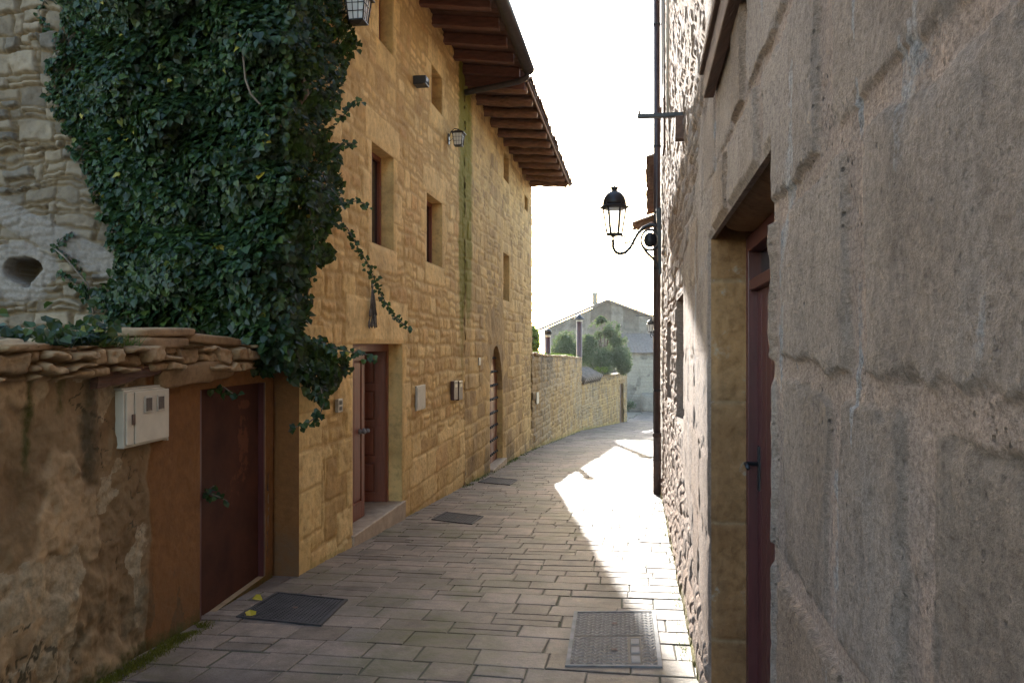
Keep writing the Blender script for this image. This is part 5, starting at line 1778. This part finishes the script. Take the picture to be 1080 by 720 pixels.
def leaves(name, pos, nrm, size, m, parent, shape=IVY, faces=IVYF, seed=1, hang=0.6, rnd=None):
    g = np.random.default_rng(seed)
    n = len(pos)
    nrm = nrm / np.linalg.norm(nrm, axis=1, keepdims=True)
    d = np.stack([g.normal(0, 1, n), g.normal(0, 1, n), g.normal(0, 1, n) - hang * 2], -1)
    d -= nrm * (d * nrm).sum(1, keepdims=True)
    d /= np.linalg.norm(d, axis=1, keepdims=True) + 1e-9
    s = np.cross(d, nrm)
    L = shape[None] * size[:, None, None]
    co = pos[:, None, :] + L[..., 0:1] * s[:, None, :] + L[..., 1:2] * d[:, None, :] + L[..., 2:3] * nrm[:, None, :]
    k = len(shape)
    f = (faces[None] + (np.arange(n) * k)[:, None, None]).reshape(-1, faces.shape[1])
    r = g.random(n) if rnd is None else rnd
    return np_mesh(name, co.reshape(-1, 3), f, m, parent, {'rnd': np.repeat(r, k)}, False)


def in_poly(x, y, poly):
    c = np.zeros(len(x), bool)
    j = len(poly) - 1
    for i in range(len(poly)):
        xi, yi = poly[i]; xj, yj = poly[j]
        c ^= ((yi > y) != (yj > y)) & (x < (xj - xi) * (y - yi) / (yj - yi + 1e-9) + xi)
        j = i
    return c


def make_ivy():
    t = thing('ivy', 'thick dark green ivy mass covering the house corner above the low red door', 'ivy', (-2.6, 6.45, zgf(6.45)))
    poly = [(66, -140), (64, -60), (61, 0), (66, 30), (58, 60), (52, 105), (66, 130), (78, 150), (90, 185), (104, 215), (112, 245), (128, 268), (118, 290), (100, 300), (84, 285), (88, 305), (104, 325), (116, 342),
            (150, 346), (196, 350), (236, 356), (250, 372), (262, 392), (300, 392), (316, 405), (330, 418), (338, 432), (346, 424), (343, 410), (352, 404), (372, 388), (371, 376), (352, 370), (338, 362), (318, 345),
            (322, 322), (316, 300), (324, 288), (342, 276), (352, 270), (346, 262), (338, 250), (350, 236), (356, 222), (366, 205), (360, 180), (352, 160), (344, 140), (350, 126), (366, 112), (360, 92), (374, 70), (379, 40), (375, 10), (374, -60), (370, -140)]
    g = np.random.default_rng(44)
    x = g.uniform(40, 390, 90000); y = g.uniform(-140, 440, 90000)
    jx = x + 9 * (vnoise(x / 9, y / 9, 1) - 0.5) * 2; jy = y + 9 * (vnoise(x / 9 + 50, y / 9, 2) - 0.5) * 2
    k = in_poly(jx, jy, poly)
    thin = fbm(x / 26, y / 26, 5, 3)
    # distance from the outline, roughly
    P = np.array(poly)
    x, y, thin = x[k], y[k], thin[k]
    de = np.full(len(x), 1e9)
    for i in range(len(P)):
        a, b = P[i - 1], P[i]
        ab = b - a
        tt = np.clip(((x - a[0]) * ab[0] + (y - a[1]) * ab[1]) / (ab @ ab), 0, 1)
        de = np.minimum(de, np.hypot(x - a[0] - tt * ab[0], y - a[1] - tt * ab[1]))
    bul = sst(0, 70, de)
    lum = fbm(x / 55, y / 48, 3, 4)
    keep = g.random(len(x)) < np.clip(0.42 + bul * 0.5, 0, 1)
    x, y, de, bul, lum = x[keep], y[keep], de[keep], bul[keep], lum[keep]
    # surface depth: the rubble wall on the left, the facade past the corner
    ys = np.where(x < 285, 6.5, 6.5 + sst(285, 330, x) * 0.0)
    yf = np.array([LY(v) for v in x])
    ys = np.where(x < 300, 6.5, np.minimum(yf, 6.6 + (x - 300) * 0.02) - 0.05)
    thick = 0.1 + 0.5 * bul * np.clip(0.3 + 1.5 * (lum - 0.25), 0.1, 1.2) + 0.12 * sst(200, 300, x) + 0.12 * sst(200, 340, y)
    dep = thick * np.sqrt(g.random(len(x)))
    Y = ys - dep
    pos = np.stack([(x - 540) / F * Y, Y, EYE + (362 - y) / F * Y], -1)
    # outward normal from the bulge of the clumps
    e = 6.0
    lx = (fbm((x + e) / 55, y / 48, 3, 4) - fbm((x - e) / 55, y / 48, 3, 4)) * 7
    ly = (fbm(x / 55, (y + e) / 48, 3, 4) - fbm(x / 55, (y - e) / 48, 3, 4)) * 7
    nr = np.stack([-lx + g.normal(0, 0.45, len(x)) + 0.5 * sst(270, 360, x) - 0.2, -1.0 + g.normal(0, 0.25, len(x)), ly + 0.55 + g.normal(0, 0.4, len(x))], -1)
    big = 0.034 + 0.045 * g.random(len(x)) ** 1.6 * (1 + 0.25 * (lum - 0.5)) * np.where(x < 95, 0.75, 1.0) * np.where((x > 240) & (y > 200), 1.25, 1.0)
    ok = pos[:, 1] > 0
    leaves('foliage', pos[ok], nr[ok], big[ok], M['ivy'], t, seed=3, hang=0.9)
    # stems: pale woody runners
    sm = MB()
    gg = random.Random(8)
    for pts in ([(243, 22), (252, 40), (256, 62), (258, 84), (265, 100), (280, 115), (296, 132)], [(98, 330), (92, 300), (70, 270), (58, 262)]):
        Yd = 5.98 if pts[0][0] > 200 and pts[0][1] < 100 else 6.4
        if pts[0][0] in (268, 330): Yd = 5.95
        sm.tube([pt(a + gg.gauss(0, 1), b + gg.gauss(0, 1), Yd) for a, b in pts], 0.008, 5)
    # thick stem up the corner, inside the mass
    for k in range(4):
        x0 = -2.3 - 0.25 * k
        sm.tube([(x0, 6.42, 1.5), (x0 + gg.gauss(0, 0.1), 6.42, 2.5), (x0 + gg.gauss(0, 0.2), 6.42, 3.6), (x0 + gg.gauss(0, 0.2), 6.42, 4.8)], [0.04, 0.03, 0.025, 0.01], 6)
    sm.build('stems', M['bark'], t)
    # hanging runners with leaves
    runs = [([(352, 236), (366, 240), (378, 262), (388, 278), (396, 297), (406, 318), (418, 336), (431, 346)], 7.0, 0.048),
            ([(338, 408), (342, 424), (338, 436), (326, 445), (312, 450), (304, 455)], 6.3, 0.06),
            ([(330, 356), (350, 366), (372, 372), (388, 374), (397, 378)], 6.3, 0.055),
            ([(350, 200), (362, 214), (376, 212), (388, 216)], 6.6, 0.05),
            ([(348, 160), (362, 150), (376, 152)], 6.7, 0.05),
            ([(346, 118), (362, 122), (374, 106), (382, 106)], 6.7, 0.06),
            ([(324, 210), (332, 250), (326, 300), (322, 330)], 6.55, 0.055),
            ([(60, 285), (80, 300), (95, 318), (98, 330)], 6.45, 0.055), ([(84, 285), (70, 268), (56, 262), (64, 252), (76, 244)], 6.47, 0.045),
            ([(62, 0), (48, -2), (40, 12), (44, 22), (52, 40), (60, 48)], 6.5, 0.05), ([(60, 62), (50, 76), (56, 96), (66, 120)], 6.5, 0.045),
            ([(204, 418), (216, 408), (236, 408), (250, 418)], 5.62, 0.06), ([(226, 512), (216, 518), (232, 524), (240, 528)], 5.5, 0.05)]
    vp = []; vn = []; vz = []
    for pts, Yd, sz in runs:
        rs = MB(); sz *= 0.78
        q = [pt(a, b, Yd) for a, b in pts]
        rs.tube(q, 0.005, 4)
        rs.build('runner', M['bark'], t)
        for i in range(len(q) - 1):
            n = max(2, int((q[i + 1] - q[i]).length / (sz * 0.32)))
            for k in range(n):
                p = q[i].lerp(q[i + 1], (k + gg.random()) / n)
                vp.append(p + Vector((gg.gauss(0, sz * 0.4), gg.gauss(0, sz * 0.5), gg.gauss(0, sz * 0.4))))
                vn.append((gg.gauss(0.1, 0.5), -1, 0.4 + gg.gauss(0, 0.5))); vz.append(sz * gg.uniform(0.8, 1.25))
    leaves('runner_leaves', np.array([tuple(p) for p in vp]), np.array(vn), np.array(vz), M['ivy'], t, seed=9, hang=0.8)


make_ivy()


def wall_top_plant():
    """trailing ivy and grass tuft on the coping at the left"""
    t = thing('ivy', 'small low ivy clump trailing along the garden wall coping on the left', 'ivy', tuple(FG.p(GY(80) * FG.k, -0.1, 1.55)))
    g = np.random.default_rng(5)
    n = 420
    u = np.interp(g.random(n), [0, 1], [GY(38) * FG.k, GY(118) * FG.k])
    h = np.abs(g.normal(0, 0.045, n)) * (1 + 0.6 * np.sin(u * 9))
    nn = g.uniform(-0.3, 0.06, n)
    pos = FG.arr(u, nn, 1.55 + h)
    nr = np.stack([g.normal(0.5, 0.5, n), g.normal(-0.6, 0.4, n), np.abs(g.normal(0.7, 0.4, n))], -1)
    leaves('foliage', pos, nr, g.uniform(0.04, 0.065, n), M['ivy'], t, seed=6, hang=0.3)
    for (x0, x1, cnt, lb, nm) in ((95, 140, 420, 'bright tuft of grass growing on the coping beside the flat stones', 'grass_tuft'),):
        gt = thing(nm, lb, 'grass', tuple(FG.p(GY((x0 + x1) / 2) * FG.k, -0.05, 1.55)))
        u = g.uniform(GY(x0) * FG.k, GY(x1) * FG.k, cnt); nn = g.uniform(-0.12, 0.06, cnt)
        base = FG.arr(u, nn, np.full(cnt, 1.53))
        tip = base + np.stack([g.normal(0.02, 0.03, cnt), g.normal(-0.02, 0.03, cnt), g.uniform(0.03, 0.09, cnt)], -1)
        sd_ = np.stack([g.normal(0, 0.003, cnt), g.normal(0, 0.003, cnt), np.zeros(cnt)], -1)
        co = np.stack([base - sd_, base + sd_, tip], 1).reshape(-1, 3)
        f = np.arange(cnt * 3).reshape(-1, 3)
        np_mesh('blades', co, f, M['grass'], gt, {'rnd': np.repeat(g.random(cnt), 3)}, False)


wall_top_plant()


def crown(name, label, cat, c, rad, n, m, size, trunk, seed, group=None, lobes=9, shape=OLV, faces=OLVF, lob=None):
    g = np.random.default_rng(seed)
    zb = zgf(c[1])
    t = thing(name, label, cat, (c[0], c[1], zb), group)
    ce = np.array(c)
    lb = ce + np.clip(g.normal(0, 0.36, (lobes, 3)), -0.6, 0.6) * np.array(rad)
    lr = g.uniform(0.35, 0.62, lobes)
    if lob is not None:
        lb = np.array([ce + np.array(q[:3]) for q in lob]); lobes = len(lob); lr = np.array([q[3] for q in lob]) / rad[0]
    k = g.integers(0, lobes, n)
    d = g.normal(0, 1, (n, 3)); d /= np.linalg.norm(d, axis=1, keepdims=True)
    rr = g.random(n) ** 0.45
    pos = lb[k] + d * (lr[k] * rr)[:, None] * np.array(rad)
    clump = fbm(pos[:, 0] * 2.4, pos[:, 2] * 2.4 + pos[:, 1], 3, 3)
    keep = clump > 0.4
    pos, d = pos[keep], d[keep]
    nr = d + g.normal(0, 0.6, d.shape)
    leaves('crown', pos, nr, g.uniform(*size, len(pos)), m, t, shape, faces, seed, 0.1)
    b = MB()
    gg = random.Random(seed)
    b.tube([(c[0], c[1], zb - 0.1), (c[0] + 0.08, c[1], (zb + c[2]) / 2), (c[0] - 0.03, c[1], c[2])], [trunk, trunk * 0.75, trunk * 0.4], 8)
    for i in range(lobes):
        q = lb[i]
        b.tube([(c[0] + 0.05, c[1], zb + (c[2] - zb) * 0.6), tuple((q + ce) / 2 + g.normal(0, 0.1, 3)), tuple(q)], [trunk * 0.4, trunk * 0.25, trunk * 0.08], 6)
    b.build('trunk', M['bark'], t)


c = pt(638, 367, 41.5)
crown('olive_tree', 'round dense grey-green tree crown behind the lower garden wall', 'tree', (c.x, c.y, c.z), (1.5, 1.4, 1.65), 42000, M['bush'], (0.09, 0.16), 0.14, 4,
      lob=[(0, 0, 0, 0.95), (-0.35, 0.2, 0.95, 0.5), (0.15, -0.2, 0.85, 0.55), (-0.9, 0.1, 0.1, 0.6), (-1.15, 0.4, -0.5, 0.55), (0.75, -0.2, -0.45, 0.65), (0.65, 0.3, 0.35, 0.6), (-0.3, -0.5, -0.7, 0.75), (-0.75, 0.3, 0.7, 0.45), (1.0, 0.2, -0.9, 0.45), (-1.6, 0.5, -0.2, 0.5), (-0.2, 0, 1.35, 0.3), (0.5, 0.1, 1.1, 0.3)])
c = pt(601, 364, 40)
crown('olive_tree', 'pale loose olive tree between the two flue pipes', 'tree', (c.x, c.y, c.z), (1.25, 0.9, 1.2), 9000, M['bush'], (0.09, 0.15), 0.1, 5)
c = pt(566, 356, 31)
crown('fig_tree', 'bright green leafy tree showing past the corner of the weathered house', 'tree', (c.x - 0.2, c.y, c.z), (0.55, 0.6, 0.75), 5200, M['treeleaf'], (0.1, 0.17), 0.08, 7, shape=IVY, faces=IVYF)
# scrub at the foot of the far wall
c = gpt(666, 442)
crown('shrub', 'small dark shrub at the foot of the far lean-to wall', 'shrub', (8.1, 54.6, zgf(54) + 0.45), (0.8, 0.5, 0.45), 2600, M['bush'], (0.08, 0.14), 0.03, 9)
c = pt(640, 391, 39.5)
crown('shrub', 'small bright plant sprouting on top of the lower garden wall', 'shrub', (c.x - 0.2, c.y + 0.3, c.z), (0.5, 0.4, 0.3), 1500, M['treeleaf'], (0.08, 0.13), 0.03, 10)


def tufts(name, label, pts, n, h, m, spread, seed, kind=None, cat='grass'):
    g = np.random.default_rng(seed)
    pts = np.array(pts)
    idx = g.integers(0, len(pts) - 1, n); tt = g.random(n)
    base = pts[idx] * (1 - tt)[:, None] + pts[idx + 1] * tt[:, None]
    base = base + np.stack([g.normal(0, spread, n), g.normal(0, spread, n), np.zeros(n)], -1)
    dens = fbm(base[:, 0] * 3, base[:, 1] * 3, seed, 3)
    base = base[dens > 0.45]; n = len(base)
    tip = base + np.stack([g.normal(0, h * 0.4, n), g.normal(0, h * 0.4, n), g.uniform(0.3, 1, n) * h], -1)
    sd_ = g.normal(0, 1, (n, 3)); sd_[:, 2] = 0; sd_ *= (h * 0.12) / (np.linalg.norm(sd_, axis=1, keepdims=True) + 1e-6)
    co = np.stack([base - sd_, base + sd_, tip], 1).reshape(-1, 3)
    o = np_mesh(name, co, np.arange(n * 3).reshape(-1, 3), m, None, {'rnd': np.repeat(g.random(n), 3)}, False, tuple(pts[0]))
    tag(o, label, cat, None, kind)


def along(fr, ys, n):
    return [tuple(fr.p(y * fr.k, n, zgf(y) + 0.002)) for y in ys]


tufts('moss', 'yellow green moss creeping along the foot of the garden wall', along(FG, np.linspace(3.6, 5.3, 8), 0.06), 9000, 0.02, M['moss'], 0.035, 3, 'stuff', 'moss')
tufts('weeds', 'green weeds at the foot of the sunlit rubble wall', along(FR, np.linspace(4.0, 12.2, 12), 0.07), 900, 0.022, M['grass'], 0.03, 4, 'stuff', 'weeds')
tufts('weeds', 'thin weeds along the foot of the weathered house and garden wall', along(FL, np.linspace(13, 21.8, 8), 0.06) + [tuple(FW1.p(s, 0.08, zgf(22.1 + s * 0.98))) for s in (2, 5, 8, 11)], 1500, 0.05, M['grass'], 0.04, 5, 'stuff', 'weeds')
tufts('grass_tuft', 'sunlit dry grass growing along the high yellow garden wall', [tuple(FW1.p(s, -0.25, hz(374, 22) - 0.0 + s * ((hz(377.5, 33.8) - hz(374, 22)) / 12.0) + 0.04)) for s in (0.5, 4, 8, 11)], 700, 0.13, M['grass'], 0.1, 6, 'stuff')

# ------------------------------------------------------------------ covers in the street
def cover(name, label, corners, m, panels=1, tread=(14, 14), slot=False, group='metal covers in the paving'):
    """corners: near-left, near-right, far-right, far-left ground points"""
    A, B, C_, D = [Vector(c) for c in corners]
    ctr = (A + B + C_ + D) / 4
    t = thing(name, label, 'manhole cover', tuple(ctr), group)
    up = Vector((0, 0, 1))

    def S(a, b, h):
        p = (A * (1 - a) + B * a) * (1 - b) + (D * (1 - a) + C_ * a) * b
        return Vector((p.x, p.y, zgf(p.y) + h))
    fw = 0.025 / (B - A).length; fh = 0.025 / (D - A).length
    b = MB()
    for (a0, a1, b0, b1) in ((0, 1, 0, fh), (0, 1, 1 - fh, 1), (0, fw, fh, 1 - fh), (1 - fw, 1, fh, 1 - fh)):
        b.hexa([S(a0, b0, -0.02), S(a1, b0, -0.02), S(a1, b1, -0.02), S(a0, b1, -0.02), S(a0, b0, 0.012), S(a1, b0, 0.012), S(a1, b1, 0.012), S(a0, b1, 0.012)])
    b.build('frame', m, t)
    for k in range(panels):
        b0 = fh + 0.004 + (1 - 2 * fh - 0.004) * k / panels; b1 = fh + (1 - 2 * fh) * (k + 1) / panels - 0.008
        a0, a1 = fw + 0.004, 1 - fw - 0.004
        b = MB()
        b.hexa([S(a0, b0, -0.02), S(a1, b0, -0.02), S(a1, b1, -0.02), S(a0, b1, -0.02), S(a0, b0, 0.0075), S(a1, b0, 0.0075), S(a1, b1, 0.0075), S(a0, b1, 0.0075)])
        pl_ = b.build('panel', M['darksteel'], t)
        b = MB()
        nx, ny = tread
        for i_ in range(nx):
            for j_ in range(ny):
                ca = a0 + (a1 - a0) * (i_ + 0.5) / nx; cb2 = b0 + (b1 - b0) * (j_ + 0.5) / ny
                da = (a1 - a0) / nx * 0.5; dbb = (b1 - b0) / ny * 0.5
                if slot and k == 0 and 0.66 < ca < 0.8 : continue
                sg = 1 if i_ % 2 else -1
                # slanted lozenge
                q = [(ca - da, cb2 - sg * dbb * 0.6 - dbb * 0.36), (ca + da, cb2 + sg * dbb * 0.6 - dbb * 0.36), (ca + da, cb2 + sg * dbb * 0.6 + dbb * 0.36), (ca - da, cb2 - sg * dbb * 0.6 + dbb * 0.36)]
                mid = S(ca, cb2, 0.012)
                vs = [S(x_, y_, 0.0076) for x_, y_ in q] + [mid]
                b.add(vs, [(0, 1, 4), (1, 2, 4), (2, 3, 4), (3, 0, 4)])
        if slot and k == 0:
            for r_ in range(3):
                q0 = b0 + (b1 - b0) * (0.06 + 0.3 * r_); q1 = b0 + (b1 - b0) * (0.3 + 0.3 * r_)
                b.hexa([S(0.68, q0, 0.0076), S(0.78, q0, 0.0076), S(0.78, q1, 0.0076), S(0.68, q1, 0.0076), S(0.685, q0 + 0.01, 0.012), S(0.775, q0 + 0.01, 0.012), S(0.775, q1 - 0.01, 0.012), S(0.685, q1 - 0.01, 0.012)])
        tr_ = b.build('treads', m, pl_)
        tr_['kind'] = 'stuff'
        kh = MB(); kh.hexa([S(0.47, b0 + (b1 - b0) * 0.45, 0.0128), S(0.53, b0 + (b1 - b0) * 0.45, 0.0128), S(0.53, b0 + (b1 - b0) * 0.52, 0.0128), S(0.47, b0 + (b1 - b0) * 0.52, 0.0128),
                            S(0.475, b0 + (b1 - b0) * 0.455, 0.014), S(0.525, b0 + (b1 - b0) * 0.455, 0.014), S(0.525, b0 + (b1 - b0) * 0.515, 0.014), S(0.475, b0 + (b1 - b0) * 0.515, 0.014)])
        kh.build('dark_hole_patch', M['soffit'], pl_)  # raised dark patch, its colour stands in for the shade of a hole
    return t


cover('manhole_cover', 'pale two-panel treaded steel cover, half in the sun near the viewer', [gpt(596, 703), gpt(698.5, 704), gpt(691, 644.5), gpt(605.5, 645.5)], M['steel'], 2, (18, 9), True)
cover('manhole_cover', 'dark treaded cover beside the low red door, with yellow leaves on its edge', [gpt(249, 651), gpt(339, 660), gpt(367, 632.5), gpt(292, 624.5)], M['darksteel'], 1, (20, 20))
cover('manhole_cover', 'dark rectangular cover in the shaded paving past the double door', [gpt(455, 548), gpt(498, 553), gpt(510, 544.5), gpt(470, 540)], M['darksteel'], 1, (14, 14))
cover('manhole_cover', 'dark cover in the paving in front of the pointed door', [gpt(504, 508.5), gpt(538, 511.5), gpt(546, 506), gpt(516, 503.2)], M['darksteel'], 1, (10, 10))
cover('manhole_cover', 'small far cover in the paving under the distant lamp', [gpt(660, 469), gpt(681, 469.5), gpt(682, 465), gpt(664, 464.8)], M['darksteel'], 1, (8, 8))

# fallen leaves and bits
fl = [(268, 632, 'yellow fallen leaf on the far edge of the dark cover by the red door'), (265, 652, 'yellow fallen leaf on the near corner of the dark cover by the red door')]
for px, py, lb_ in fl:
    p = gpt(px, py)
    o = leaves('fallen_leaf', np.array([[p.x, p.y, p.z + 0.022]]), np.array([[0.2, -0.3, 1.0]]), np.array([0.075]), M['yellow'], None, seed=int(px), hang=0)
    tag(o, lb_, 'leaf', 'yellow fallen leaves')

# ------------------------------------------------------------------ air: a box of even haze round the whole place
hm = bpy.data.materials.new('haze_air'); hm.use_nodes = True
ht = hm.node_tree
ht.nodes.remove(ht.nodes['Principled BSDF'])
pv = ht.nodes.new('ShaderNodeVolumePrincipled')
pv.inputs['Color'].default_value = (0.93, 0.95, 1.0, 1)
pv.inputs['Density'].default_value = 0.00025
pv.inputs['Anisotropy'].default_value = 0.35
ht.links.new(pv.outputs[0], ht.nodes['Material Output'].inputs['Volume'])
hb_ = MB(); hb_.box(-262, 262, -42, 422, zgf(420) - 1.5, 16.0)
tag(hb_.build('haze', hm), kind='stuff')
